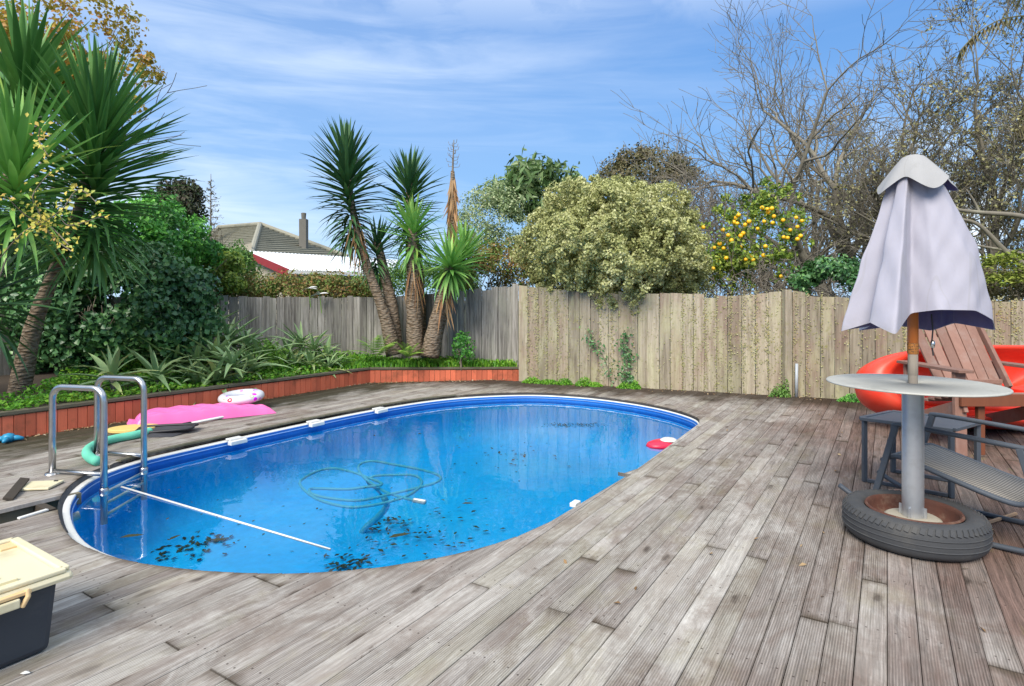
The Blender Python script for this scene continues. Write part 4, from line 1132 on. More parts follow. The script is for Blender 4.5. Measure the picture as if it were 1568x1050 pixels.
# small conifer far behind
root = empty('conifer', AT(322, 345, 26) * 1.0, 0, 'slim dark conifer rising above the shrubs left of the tiled roof', 'conifer')
root.location.z = -.8; o = Vector(root.location); sg = []; P = []; rd = random.Random(73)
top = AT(323, 266, 26) - o; sg.append(((0, 0, 0), tuple(top), .09, .01))
for i in range(46):
    t = .35 + .62 * i / 46; az = i * 2.4; l = (1 - t) * 2.3 * rd.uniform(.5, 1.1); a = top * t
    b = a + Vector((math.cos(az) * l, math.sin(az) * l, -.05 * l + .1)); sg.append((tuple(a), tuple(b), .025, .006))
    for k in range(int(24 * l + 6)):
        q = a + (b - a) * rd.random(); P.append(tuple(q + Vector((rd.gauss(0, .06), rd.gauss(0, .06), rd.gauss(-.03, .05)))))
V, F = prisms(sg); link('trunk', np_mesh('trunk', V, F), M['bark'], root)
V, F = leaves(np.array(P), np.tile([0, 0, 1.0], (len(P), 1)), .14, .05, .6, g=g); link('foliage', np_mesh('foliage', V, F), M['olive'], root)

# orange tree with fruit
OT = AT(1150, 375, 8.9)
root = empty('orange_tree', (OT.x, OT.y, -.45), 0, 'citrus tree with ripe orange fruit behind the pale fence', 'orange tree')
o = Vector(root.location); g = np.random.default_rng(75)
P1, N1 = crown(tuple(AT(1120, 400, 8.9) - o), (.58, .45, .45), 60, .12, 2600, g, .9)
P2_, N2 = crown(tuple(AT(1165, 315, 9) - o), (.75, .4, .45), 46, .10, 1900, g, .9)
P3, N3 = crown(tuple(AT(1195, 385, 8.9) - o), (.55, .4, .45), 30, .09, 800, g, .9)
sg = []; tp = []; rd = random.Random(76)
for a in range(5): grow(sg, tp, (0, 0, .0), (rd.uniform(-.3, .3), rd.uniform(-.2, .2), 1), 1.7, .03, 2, rd, .1, .2, (2, 3), .6, .6)
V, F = prisms(sg); link('branches', np_mesh('branches', V, F), M['bark'], root)
fr = [(1127, 333), (1131, 329), (1124, 340), (1129, 342), (1141, 344), (1147, 339), (1107, 352), (1115, 360), (1102, 373), (1094, 379), (1108, 380), (1138, 357), (1134, 361), (1120, 368), (1100, 398), (1092, 411), (1142, 397), (1153, 398), (1150, 392), (1169, 391), (1172, 377), (1134, 378), (1167, 318), (1175, 320), (1182, 319), (1176, 325), (1185, 331), (1170, 339), (1183, 341), (1199, 337), (1219, 333), (1228, 338), (1221, 347), (1226, 361), (1221, 366), (1206, 364), (1200, 363), (1077, 348), (1196, 423), (1083, 395), (1075, 380), (1112, 395), (1210, 352), (1160, 350)]
PF = np.array([tuple(AT(x + g.normal(0, 7), y + g.normal(0, 6), 8.75 + g.normal(0, .08)) - o) for x, y in fr for _ in range(26)])
V, F = leaves(np.concatenate([P1, P2_, P3, PF]), np.concatenate([N1, N2, N3, np.tile([0, -.6, .6], (len(PF), 1))]), .068, .034, .8, g=g)
link('foliage', np_mesh('foliage', V, F), M['citrus'], root)
me = bpy.data.meshes.new('orange'); b = bmesh.new(); bmesh.ops.create_icosphere(b, subdivisions=2, radius=.032); b.to_mesh(b and me); b.free()
me.materials.append(M['orange']); me.polygons.foreach_set('use_smooth', [True] * len(me.polygons))
for x, y in fr:
    q = bpy.data.objects.new('orange', me); COL.objects.link(q); q.parent = root; q.location = AT(x, y, 8.55 + rd.uniform(-.1, .15)) - o; q.scale = [rd.uniform(.85, 1.1)] * 3

# bare trees
def at_dir(a, b): return (b - a).normalized()
B0 = AT(1345, 440, 13.5); B0.z = -.8
def limb(b0, off, px, py, D, r, fr=.62):
    q = AT(px, py, D); d = (q - (Vector(b0) + Vector(off))); return (off, tuple(d.normalized()), d.length * fr, r)
twigtree('bare_tree', 'large bare deciduous tree spreading left of the closed umbrella', B0, [
    limb(B0, (-.1, 0, 0), 1090, 170, 13.0, .17, .60), limb(B0, (0, .1, 0), 1215, 120, 13.5, .17, .55), limb(B0, (.1, 0, 0), 1320, 60, 13.6, .18, .56),
    limb(B0, (.2, .1, 0), 1420, 30, 13.4, .17, .56), limb(B0, (-.2, -.1, 0), 1085, 265, 13.2, .14, .60), limb(B0, (0, -.1, 0), 1290, 190, 12.8, .12, .56), limb(B0, (0, -.1, 0), 1170, 230, 13.8, .13, .56), limb(B0, (0, .2, 0), 1270, 90, 14.2, .15, .56)], 'bark_pale', 88, lev=4, up=.045, kink=.24, kids=(2, 3), shrink=.60, ang=.80, steps=6, cut=.03)
B4 = AT(1215, 435, 17); B4.z = -.8
twigtree('bare_tree', 'finer bare tree behind the orange tree, left of the large bare tree', B4, [
    limb(B4, (0, 0, 0), 1110, 200, 17, .11, .56), limb(B4, (.1, 0, 0), 1150, 130, 17, .12, .62), limb(B4, (.2, 0, 0), 1240, 120, 17, .12, .62), limb(B4, (0, 0, 0), 1110, 290, 16.5, .09, .56), limb(B4, (0, 0, 0), 1290, 230, 17, .10, .62)], 'bark_pale', 86, lev=4, up=.06, kink=.2, kids=(2, 3), shrink=.56, ang=.65, steps=5, cut=.03)
B1 = AT(1500, 430, 11.5); B1.z = -.8
root, tips, W_ = twigtree('lichened_tree', 'dense lichen-crusted bare tree behind the umbrella at the right edge', B1, [
    limb(B1, (0, 0, 0), 1400, 190, 11.5, .10, .62), limb(B1, (.1, 0, 0), 1470, 90, 11.5, .11, .62), limb(B1, (.2, 0, 0), 1550, 110, 11.5, .11, .62), limb(B1, (.2, 0, 0), 1600, 220, 11.3, .09, .62), limb(B1, (0, 0, 0), 1440, 280, 11.2, .08, .64), limb(B1, (.1, 0, 0), 1530, 250, 11.2, .08, .64)], 'bark_pale', 82, lev=5, up=.08, kink=.22, kids=(2, 3), shrink=.56, ang=.65, steps=6, cut=.03)
g = np.random.default_rng(83)
mids = np.array([((a[0] + b[0]) / 2, (a[1] + b[1]) / 2, (a[2] + b[2]) / 2) for a, b, r0, r1 in W_])
mids = mids[g.random(len(mids)) < min(1, 16000 / len(mids))]
V, F = leaves(mids + g.normal(0, .035, mids.shape), g.normal(0, 1, mids.shape), .06, .04, .5, g=g)
link('lichen_tufts', np_mesh('lichen_tufts', V, F), M['lichen_leaf'], root)
B2 = AT(1085, 430, 11.5); B2.z = -.8
twigtree('twiggy_shrub', 'tangled grey leafless shrub between the cream dome bush and the orange tree', B2, [
    limb(B2, (0, 0, 0), 1020, 310, 11.5, .05, .52), limb(B2, (0, 0, 0), 1060, 285, 11.5, .05, .52), limb(B2, (.1, 0, 0), 1100, 290, 11.5, .05, .52), limb(B2, (.1, 0, 0), 1040, 330, 11, .04, .6), limb(B2, (.1, 0, 0), 1090, 320, 11, .04, .6)], 'twig_grey', 84, 'shrub', lev=5, up=.06, kink=.26, kids=(2, 3), shrink=.6, ang=.7, steps=5)
B3 = AT(1190, 445, 9.0); B3.z = -.45
root, tips, W_ = twigtree('brush_pile', 'tangle of dry grey twigs along the fence top under the orange tree', B3, [limb(B3, (x * .25, 0, .6), 1100 + 33 * k, 415 + (k % 3) * 9, 8.8 + .1 * (k % 4), .022, .62) for k, x in enumerate((-3, -2, -1, 0, 1, 2, 3, 4))], 'twig_grey', 85, 'brush', lev=4, up=.0, kink=.4, kids=(2, 3), shrink=.62, ang=.9, steps=4)
# thick mossy limbs right of the umbrella
root = empty('mossy_limb', AT(1600, 400, 8.6), 0, 'thick pale broken branches with bright green moss right of the umbrella above the fence', 'branch')
o = Vector(root.location); m_ = MB()
for pth, r0 in (([(1620, 345), (1560, 330), (1500, 325), (1455, 318), (1420, 300)], .045), ([(1580, 420), (1540, 385), (1500, 345), (1470, 335)], .05), ([(1600, 395), (1550, 385), (1510, 378), (1480, 372)], .03), ([(1640, 440), (1560, 400), (1530, 395)], .06), ([(1500, 325), (1490, 305), (1480, 290)], .02)):
    q = catmull([AT(x, y, 8.7) - o for x, y in pth], 5); m_.tube(q, [r0 * (1 - .7 * i / len(q)) for i in range(len(q))], 8)
m_.tube([AT(1620, 345, 8.7) - o, Vector((.4, 0, -CH - .45 - (AT(1600, 400, 8.6).z - CH)))], [.05, .09], 8)
m_.build('limbs', M['bark_pale'], root, True)
P = []
for (x0, y0, x1, y1, n) in ((1505, 402, 1568, 392, 420), (1508, 428, 1590, 425, 420), (1540, 408, 1600, 412, 200)):
    for i in range(n):
        t = g.random(); P.append(tuple(AT(x0 + (x1 - x0) * t + g.normal(0, 4), y0 + (y1 - y0) * t + g.normal(0, 5), 8.6 + g.normal(0, .12)) - o))
V, F = leaves(np.array(P), np.tile([0, 0, 1.0], (len(P), 1)), .07, .035, .5, g=g); link('moss_tufts', np_mesh('moss_tufts', V, F), M['moss'], root)
# palm frond arching at the top right
root = empty('palm_tree', (AT(1640, 90, 10).x, 10, -.8), 0, 'palm with one dark arching frond showing at the top right corner', 'palm')
o = Vector(root.location)
stem(root, [(0, 0, 0), (.1, 0, 3), AT(1640, 70, 10) - o], [.12, .10, .08])
for pth in ([(1640, 70), (1590, 28), (1540, 28), (1500, 48), (1470, 78)], [(1640, 70), (1610, 90), (1575, 140), (1560, 200)], [(1640, 70), (1600, 30), (1570, 0), (1530, -30)]):
    q = catmull([AT(x, y, 10) - o for x, y in pth], 6); m_ = MB(); m_.tube(q, .012, 5)
    vs = []
    for i, p in enumerate(q[4:]):
        for s in (-1, 1):
            for _ in range(2):
                e = p + Vector((rd.uniform(-.08, .02), s * .12 + rd.uniform(-.05, .05), -.30 * rd.uniform(.6, 1.1))); m_.add([p, p + Vector((.03, 0, -.01)), e], [(0, 1, 2)])
    m_.build('frond', M['olive'], root)

# ================================================================== GROUND COVER
def scatter(n, g, test=None, zf=bedz, lift=.02):
    out = []
    while len(out) < n:
        x = g.uniform(-7.5, .2); y = g.uniform(1.5, 9.35)
        if inpoly(x, y) and (test is None or test(x, y)): out.append((x, y, zf(x, y) + lift * g.random()))
    return np.array(out)
g = np.random.default_rng(90)
P = scatter(17000, g, lambda x, y: toUV((x, y))[1] > -7.5 - .5 * math.sin(y * 2) or y > 8.0, lift=.07)
mnd = .05 * (np.sin(P[:, 0] * 5.1) * np.cos(P[:, 1] * 4.3) + .6)
P[:, 2] += np.clip(mnd, 0, 1)
V, F = leaves(P, np.tile([0, 0, 1.0], (len(P), 1)), .042, .034, .6, g=g)
tag(link('ground_cover', np_mesh('ground_cover', V, F), M['clover']), 'bright green low weeds covering the garden bed', 'ground cover', kind='stuff')
def tufts(name, label, cents, n, h, m, seed, cat='grass', w=.012, lean=.5, kind='stuff'):
    g = np.random.default_rng(seed); V = []; F = []
    for i in range(n):
        c = cents[g.integers(0, len(cents))]; x = c[0] + g.normal(0, c[3]); y = c[1] + g.normal(0, c[4]); z = c[2]
        if c[2] > .1:
            if not inpoly(x, y): continue
            z = bedz(x, y)
        a = g.uniform(0, 6.28); hh = h * g.uniform(.5, 1.3); l = hh * lean * g.uniform(.3, 1.2); b = len(V)
        dx, dy = math.cos(a), math.sin(a)
        V += [(x - dy * w, y + dx * w, z), (x + dy * w, y - dx * w, z), (x + dx * l * .4 - dy * w * .7, y + dy * l * .4 + dx * w * .7, z + hh * .65), (x + dx * l * .4 + dy * w * .7, y + dy * l * .4 - dx * w * .7, z + hh * .65), (x + dx * l, y + dy * l, z + hh * .85)]
        F += [(b, b + 1, b + 3), (b, b + 3, b + 2), (b + 2, b + 3, b + 4)]
    return tag(link(name, np_mesh(name, V, F), M[m]), label, cat, kind=kind)
tufts('long_grass', 'fresh green grass growing round the foot of the yuccas', [(x, 8.5 + .1 * math.sin(k), .2, .3, .25) for k, x in enumerate(np.linspace(-2.4, -.1, 10))], 9000, .12, 'clover', 91)
def mound(name, label, cents, n, m, seed, cat=None, kind=None, lf=.03):
    g = np.random.default_rng(seed); P = []
    for i in range(n):
        c = cents[g.integers(0, len(cents))]; r_ = g.random() ** .5; a = g.uniform(0, 6.28)
        x = c[0] + math.cos(a) * r_ * c[2]; y = c[1] + math.sin(a) * r_ * c[3]; P.append((x, y, .004 + c[4] * (1 - r_ * r_) * g.random()))
    V, F = leaves(np.array(P), np.tile([0, -.4, .8], (len(P), 1)), lf, lf * .5, .8, g=g)
    return tag(link(name, np_mesh(name, V, F), M[m]), label, cat, kind=kind)
mound('weeds', 'low green weeds along the foot of the pale fence right of the red edging', [(RF(x).x, RF(x).y - .10, sx, .10, h_) for x, sx, h_ in ((.28, .14, .08), (.5, .16, .06), (.72, .12, .09), (.98, .13, .12), (1.12, .10, .05), (1.5, .12, .07), (1.62, .07, .10))], 3400, 'clover', 92, None, 'stuff')
mound('weed_tuft', 'small weed tuft at the foot of the fence post with the grey pipe', [(RF(3.2).x, RF(3.2).y - .12, .11, .07, .16), (RF(3.28).x, RF(3.28).y - .10, .06, .05, .24)], 700, 'midgreen', 93, 'weed')
mound('weed_tuft', 'weed tuft at the foot of the fence just left of the red plastic boat', [(RF(3.95).x, RF(3.95).y - .14, .22, .09, .09)], 700, 'lush', 94, 'weed')
# fern
rd = random.Random(95)
def fern(label, base, fr, L, seed):
    rd = random.Random(seed); root = empty('fern', base, 0, label, 'fern')
    for k in range(fr):
        az = k * 2.4 + rd.uniform(-.3, .3); el = rd.uniform(.5, 1.3); m_ = MB(); n = 13
        for i in range(n):
            t = i / n; l = L * t; h = math.sin(el) * l - .5 * L * t * t * .7; rr = math.cos(el) * l
            p = Vector((math.cos(az) * rr, math.sin(az) * rr, h)); sd = Vector((-math.sin(az), math.cos(az), 0)); wl_ = .13 * L * 2 * math.sin(math.pi * min(1, .12 + t * .88)) * .8
            f_ = Vector((math.cos(az), math.sin(az), -.3)) * .03
            for s in (-1, 1):
                m_.add([p, p + f_ * .9, p + sd * s * wl_ + f_], [(0, 1, 2)])
        m_.build('frond', M['fern'], root)
fern('yellow-green fern on the bed left of the tall yucca trunk', AT(577, 545, 8.4), 14, .55, 96)
fern('small fern at the foot of the tall yucca trunk', AT(625, 545, 8.2), 10, .35, 97)
shrub('weed_bush', 'bright green weed against the grey fence left of the corner', 706, 535, 14, 22, 8.45, 'lush', 500, .05, .035, 98, 14, .5, 'weed', base=.15, stems=1)
shrub('weed_bush', 'yellow-green weed bush between the two aloe clumps', 402, 560, 28, 34, 7.7, 'fern', 900, .06, .04, 99, 20, .4, 'weed', base=.15, stems=1)
# climbers on the pale fence
def climber(label, pts, n, seed):
    g = np.random.default_rng(seed); P = []
    x0 = pts[0][0]; base = AT(pts[-1][0], 590, 7.8)
    root = empty('climbing_weed', (0, 0, 0), 0, label, 'climber')
    Q = []
    for px, py in pts:
        k = (px - CX) / FPX; D = 8.44 / (1 + .3975 * k) - .05; Q.append(AT(px, py, D))
    root.location = (Q[-1].x, Q[-1].y, 0); o = Vector(root.location)
    Q = catmull([q - o for q in Q], 6)
    sg = [(tuple(a), tuple(b), .005, .005) for a, b in zip(Q[:-1], Q[1:])]
    for i in range(n):
        q = Q[g.integers(0, len(Q))]; P.append((q.x + g.normal(0, .05), q.y - .02 + g.normal(0, .02), max(.01, q.z + g.normal(0, .05))))
    V, F = prisms(sg); link('stem', np_mesh('stem', V, F), M['bark'], root)
    V, F = leaves(np.array(P), np.tile([0, -1, .4], (n, 1)), .045, .028, .6, g=g); link('foliage', np_mesh('foliage', V, F), M['ivy'], root)
climber('dark green climber growing up the pale fence opposite the far pool edge', [(958, 508), (952, 530), (962, 548), (955, 570), (962, 590)], 260, 101)
climber('thin sparse climber on the pale fence left of the denser one', [(902, 508), (905, 522), (915, 530), (930, 560), (935, 585)], 80, 102)
# lichen on the pale fence
g = np.random.default_rng(103); P = []
bx = np.cumsum(g.uniform(.12, .16, 60)) + .1
for i in range(17000):
    x = bx[g.integers(0, 60)] + g.normal(0, .012) if g.random() < .6 else g.uniform(.2, 7.4)
    if x > 7.4: continue
    if g.random() < .8 and math.sin(x * 2.3 + 1) * 1.1 + math.sin(x * 5.9) + math.sin(x * 11.3) * .6 < -.3: continue
    q = RF(x); z = g.beta(1.6, 1.2) * (topR(q) + .35) - .3
    if z < 0: continue
    if x < 3 and g.random() < .45: x = g.uniform(.2, 3)
    if g.random() < .5 and math.sin(x * 3.1) + math.sin(x * 7.7 + z * 4) < -.2: continue
    P.append((q.x - .0045, q.y - .0115 - .004 * g.random() - .006, z))
V, F = leaves(np.array(P), np.tile([-.37, -.93, 0.1], (len(P), 1)), .019, .015, .45, g=g)
tag(link('lichen', np_mesh('lichen', V, F), M['lichen_leaf']), 'olive lichen tufts growing along the joints of the pale fence', 'lichen', kind='stuff')
# dry litter by the edging and on the deck
g = np.random.default_rng(104); P = []
for i in range(700):
    u = g.uniform(.2, 5.8); P.append(tuple(UV(u, -6.17 + abs(g.normal(0, .05)), .006)))
for i in range(260):
    x = g.uniform(-2, 0); P.append((x, 8.23 + (x + 2) * .173 - .03 - abs(g.normal(0, .06)), .006))
for i in range(160):
    x = g.uniform(.3, 5.0); q = RF(x); P.append((q.x, q.y - .04 - abs(g.normal(0, .12)), .005))
for i in range(60):
    P.append(tuple(UV(g.uniform(1, 7), g.uniform(-1.3, 1.2), .005)))
V, F = leaves(np.array(P), np.tile([0, 0, 1.0], (len(P), 1)), .030, .016, .3, g=g)
tag(link('leaf_litter', np_mesh('leaf_litter', V, F), M['drybits']), 'dry leaf litter caught along the edging and fence foot', 'leaf litter', kind='stuff')
# white flowers above the back fence
for k, (px, py) in enumerate(((472, 441), (489, 450))):
    root = empty('white_bloom', AT(px, py, 9.15), 0, ('upper left white arum-like bloom above the back fence', 'lower right white arum-like bloom resting on the back fence top')[k], 'flower')
    for j in range(3):
        ob = place_leaf('petal', blade('low', 'yucca_bright', 0).copy(), root, Vector((0, 0, 0)), (math.cos(j * 1.2 - .6 + k), -.3, .35 - .2 * j), .16, .5, 4.0)
        ob.data.materials.clear(); ob.data.materials.append(M['white_plastic'])
    MB().tube([(0, .02, 0), (.02, .05, -.3)], .006, 6).build('stalk', M['clover'], root)

# ================================================================== HOUSES BEHIND
M['roof_tile'] = simple('grey_brown_roof_tile', (.34, .33, .26), (.24, .23, .18), 5, .85, bump=.3, dirt=(.09, .09, .07), dirtf=.5, dscale=1.5)
M['white_roof'] = simple('white_painted_roof', (.74, .77, .80), (.66, .69, .72), 2, .5, dirt=(.42, .44, .45), dirtf=.4, dscale=2)
M['red_barge'] = simple('red_painted_board', (.30, .02, .02), (.22, .015, .015), 5, .5)
M['beige_wall'] = simple('beige_weatherboard', (.42, .38, .30), (.36, .32, .25), 3, .8)
M['chimney'] = simple('grey_render', (.17, .16, .14), (.12, .115, .10), 5, .9, bump=.3)
h1 = empty('house', (-11.2, 25.5, -1), 0, 'house with a grey-brown tiled hip roof and a square chimney behind the garden', 'house', 'houses beyond the back fence')
o1 = Vector(h1.location)
apex = AT(398, 345, 26) - o1
NR = AT(384, 394, 20.5) - o1; RR = AT(532, 396, 25.5) - o1; BK = Vector((-12.0, 31, 3)) - o1; LF = AT(290, 392, 26) - o1; apx2 = AT(335, 350.5, 29.5) - o1
def tiled(m_, A, B, T, n):
    """stepped courses from eave A-B up to point or line T"""
    A, B, T = Vector(A), Vector(B), Vector(T)
    nr = (B - A).cross(T - A).normalized(); nr = nr if nr.z > 0 else -nr
    for i in range(n):
        t0 = i / n; t1 = (i + 1) / n
        a0 = A + (T - A) * t0; b0 = B + (T - B) * t0; a1 = A + (T - A) * t1; b1 = B + (T - B) * t1
        m_.add([a0 + nr * .07, b0 + nr * .07, b1 + nr * .005, a1 + nr * .005, a0, b0], [(0, 1, 2, 3), (4, 5, 1, 0)])
m_ = MB(); tiled(m_, NR, RR, apex, 17); tiled(m_, RR, BK, apex, 17)
def tiled4(m_, A, B, TB, TA, n):
    nr = (B - A).cross(TA - A).normalized(); nr = nr if nr.z > 0 else -nr
    for i in range(n):
        t0 = i / n; t1 = (i + 1) / n
        m_.add([A + (TA - A) * t0 + nr * .07, B + (TB - B) * t0 + nr * .07, B + (TB - B) * t1 + nr * .005, A + (TA - A) * t1 + nr * .005, A + (TA - A) * t0, B + (TB - B) * t0], [(0, 1, 2, 3), (4, 5, 1, 0)])
tiled4(m_, LF, NR, apex, apx2, 17); tiled4(m_, BK, LF, apx2, apex, 17)
rf = m_.build('roof', M['roof_tile'], h1)
m_ = MB()
for e, f__ in ((NR, apex), (RR, apex), (LF, apx2), (apx2, apex)): m_.tube([e + Vector((0, 0, .10)), f__ + Vector((0, 0, .07))], .10, 8)
m_.build('ridge_capping', M['roof_tile'], rf)
cb = AT(465, 372, 24.6) - o1
ch = MB().box(cb + Vector((0, 0, .25)), (.145, .145, .75)).build('chimney', M['chimney'], rf)
MB().lathe([(.09, .95), (.11, 1.2), (.075, 1.22), (.0, 1.22)], cb + Vector((0, 0, .05)), 10).build('chimney_pot', M['chimney'], rf)
m_ = MB()
for a, b in ((NR, RR), (LF, NR), (RR, BK), (BK, LF)):
    a2 = apex * .08 + a * .92; b2 = apex * .08 + b * .92
    a2.z = b2.z = 0
    m_.add([(a2.x, a2.y, 0), (b2.x, b2.y, 0), (b2.x, b2.y, a.z + .1), (a2.x, a2.y, a.z + .1)], [(0, 1, 2, 3)])
m_.build('wall', M['beige_wall'], h1)
h2 = empty('house', (-5.0, 18.5, -1), 0, 'low house with a white metal roof and dark red barge board under the tiled roof', 'house', 'houses beyond the back fence')
o2 = Vector(h2.location)
EL = AT(443, 414, 15.7) - o2; ER = AT(600, 417.5, 17.6) - o2; RL = AT(374, 384, 17.4) - o2; RRr = AT(610, 398, 21) - o2
m_ = MB(); n = 46
for i in range(n):
    t0, t1 = i / n, (i + 1) / n; tm = (t0 + t1) / 2
    def q(t, s): return (EL + (ER - EL) * t) * (1 - s) + (RL + (RRr - RL) * t) * s
    up = Vector((0, 0, .022))
    m_.add([q(t0, 0), q(tm, 0) + up, q(tm, 1) + up, q(t0, 1)], [(0, 1, 2, 3)]); m_.add([q(tm, 0) + up, q(t1, 0), q(t1, 1), q(tm, 1) + up], [(0, 1, 2, 3)])
m_.build('roof', M['white_roof'], h2)
MB().bar(RL + Vector((-.03, 0, -.06)), EL + Vector((-.03, 0, -.06)), .04, .20).build('barge_board', M['red_barge'], h2)
MB().bar(EL + Vector((0, -.05, -.05)), ER + Vector((0, -.05, -.05)), .10, .09).build('gutter', M['white_plastic'], h2)
m_ = MB(); a = EL + Vector((.15, .25, -.1)); b = ER + Vector((0, .25, -.1)); c = RL + Vector((.2, 0, -.2))
m_.add([(a.x, a.y, 0), (b.x, b.y, 0), b, a], [(0, 1, 2, 3)]); m_.add([(c.x, c.y, 0), (a.x, a.y, 0), a, c], [(0, 1, 2, 3)])
m_.build('wall', M['beige_wall'], h2)

# ================================================================== STORAGE BOX
bc = UV(.835, -2.328, 0)
box = empty('storage_box', bc, ROOT_ROT, 'dark plastic storage box with a grubby cream lid and clip handle on the deck', 'storage box')
# local: -x along the long side towards the camera, +y = -v away; corner nearest the camera axis at (0,0)
def tapered(m_, x0, x1, y0, y1, z0, z1, tp):
    m_.add([(x0 + tp, y0 + tp, z0), (x1 - tp, y0 + tp, z0), (x1 - tp, y1 - tp, z0), (x0 + tp, y1 - tp, z0), (x0, y0, z1), (x1, y0, z1), (x1, y1, z1), (x0, y1, z1)],
           [(3, 2, 1, 0), (4, 5, 6, 7), (0, 1, 5, 4), (1, 2, 6, 5), (2, 3, 7, 6), (3, 0, 4, 7)])
m_ = MB(); tapered(m_, -.60, 0, 0, .42, .003, .238, .018); m_.build('box_body', M['slate_plastic'], box, bevel=.02)
lid = MB(); tapered(lid, -.63, .03, -.03, .45, .232, .262, -.004)
lo_ = lid.build('lid', M['cream'], box, bevel=.014)
m_ = MB()
for a, b in (((-.63, -.03), (.03, -.03)), ((.03, -.03), (.03, .45)), ((.03, .45), (-.63, .45)), ((-.63, .45), (-.63, -.03))):
    s = lambda p: (p[0] + (.018 if p[0] < -.3 else -.018), p[1] + (.018 if p[1] < .2 else -.018), .268)
    m_.bar(s(a), s(b), .030, .016)
m_.build('lid_rim', M['cream'], lo_, bevel=.005)
for i in range(7):
    MB().box((-.30, .10 + i * .032, .266), (.17, .006, .005)).build('lid_rib', M['cream'], lo_, bevel=.002)
MB().box((-.30, .0415, .266), (.20, .008, .006)).build('lid_rib', M['cream'], lo_, bevel=.002)
MB().box((-.025, .385, .265), (.025, .03, .004)).build('lid_recess', M['cream_orange'], lo_, bevel=.002)
hn = MB(); hn.bar((-.12, -.046, .222), (-.52, -.046, .222), .016, .030); hn.build('clip_handle', M['cream'], box, bevel=.005)
hn = MB(); hn.bar((-.09, -.040, .246), (-.56, -.040, .246), .018, .012); hn.tube([(-.10, -.042, .255), (-.10, -.05, .235), (-.115, -.046, .205)], .008, 8); hn.build('clip_hinge', M['cream_orange'], box, bevel=.003)

# ================================================================== UMBRELLA STAND
UC = Vector((1.955, 2.86, 0))
ust = empty('umbrella_stand_table', UC, 0, 'round grey metal table on a steel pipe set in an old car tyre', 'table')
prof = [(.205, .030), (.215, .012), (.245, .004), (.275, .012), (.292, .030), (.299, .055), (.300, .085), (.298, .115), (.291, .137), (.276, .152), (.250, .160), (.225, .158), (.208, .148), (.200, .135)]
ty = MB().lathe(prof, (0, 0, 0), 72).build('tyre', M['rubber'], ust, True)
m_ = MB()
for k in range(64):                                   # shoulder lugs
    a = 2 * math.pi * k / 64
    for z, r0, r1, zz in ((.128, .297, .280, .151),):
        p = Vector((math.cos(a) * (r0 + .001), math.sin(a) * (r0 + .001), z)); q = Vector((math.cos(a + .03) * (r1 + .002), math.sin(a + .03) * (r1 + .002), zz))
        m_.bar(p, q, .018, .006, (math.cos(a), math.sin(a), .5))
m_.build('tread_lugs', M['rubber'], ty)
for z in (.055, .080, .105):
    gr = MB(); gr.tube([(math.cos(2 * math.pi * k / 72) * .2995, math.sin(2 * math.pi * k / 72) * .2995, z) for k in range(72)], .0035, 5, True)
    gr.build('tread_rib', M['rubber'], ty, True)
m_ = MB().lathe([(.203, .148), (.198, .156), (.191, .154), (.186, .135), (.178, .100), (.165, .085), (.14, .080), (.09, .085), (.0, .085)], (0, 0, 0), 56).build('rim', M['rust'], ust, True)
m_ = MB()
m_.lathe([(.0, .115), (.105, .115), (.118, .108), (.120, .085)], (0, 0, 0), 40); m_.build('concrete_plug', M['concrete'], ust, True)
pp = MB().lathe([(.046, .10), (.046, .752)], (0, 0, 0), 32); pp.build('pipe', M['galv'], ust, True)
for k in range(4):
    a = k * math.pi / 2 + .7
    mtx = Matrix.Rotation(a, 3, 'Z'); b_ = MB().box(mtx @ Vector((.052, 0, .135)), (.006, .004, .028), mtx).build('pipe_fin', M['galv'], ust)
tt = MB().lathe([(.030, .7545), (.030, .762), (.36, .7625), (.372, .760), (.374, .756), (.372, .753), (.30, .752), (.030, .7545)], (0, 0, 0), 72)
tt.build('table_top', M['alu_top'], ust, True)
# umbrella
umb = empty('patio_umbrella', UC + Vector((0, 0, .12)), 0, 'closed faded lavender patio umbrella standing through the round metal table', 'umbrella')
zb = -.12
MB().lathe([(.0205, .0), (.0205, .815 + zb - .0)], (0, 0, 0), 18).build('pole', M['greywood'], umb, True)
MB().lathe([(.0205, .902 + zb), (.0235, .904 + zb), (.0235, 1.78 + zb), (.0, 1.79 + zb)], (0, 0, 0), 18).build('upper_pole', M['varnish'], umb, True)
ob = MB().lathe([(.0205, .80 + zb), (.0215, .802 + zb), (.0215, .9035 + zb), (.0205, .904 + zb)], (0, 0, 0), 18).build('pole_joint', M['greywood'], umb, True)
t = NT('worn_sticker'); sp_ = t.n.new('ShaderNodeSeparateXYZ'); t.put(t.tc.outputs['Object'], sp_.inputs[0])
ln = t.math('GREATER_THAN', t.math('FRACT', t.math('MULTIPLY', sp_.outputs[2], 130)), .45)
tx = t.math('GREATER_THAN', t.noise(t.map(t.tc.outputs['Object'], (300, 300, 90)), 1, 2), .5)
M['sticker'] = t.out(t.mix(t.math('MULTIPLY', ln, tx), (.42, .16, .03), (.04, .025, .015)), .6)
MB().lathe([(.0238, .905 + zb), (.0242, .907 + zb), (.0242, .955 + zb), (.0238, .957 + zb)], (0, 0, 0), 18).build('sticker', M['sticker'], umb, True)
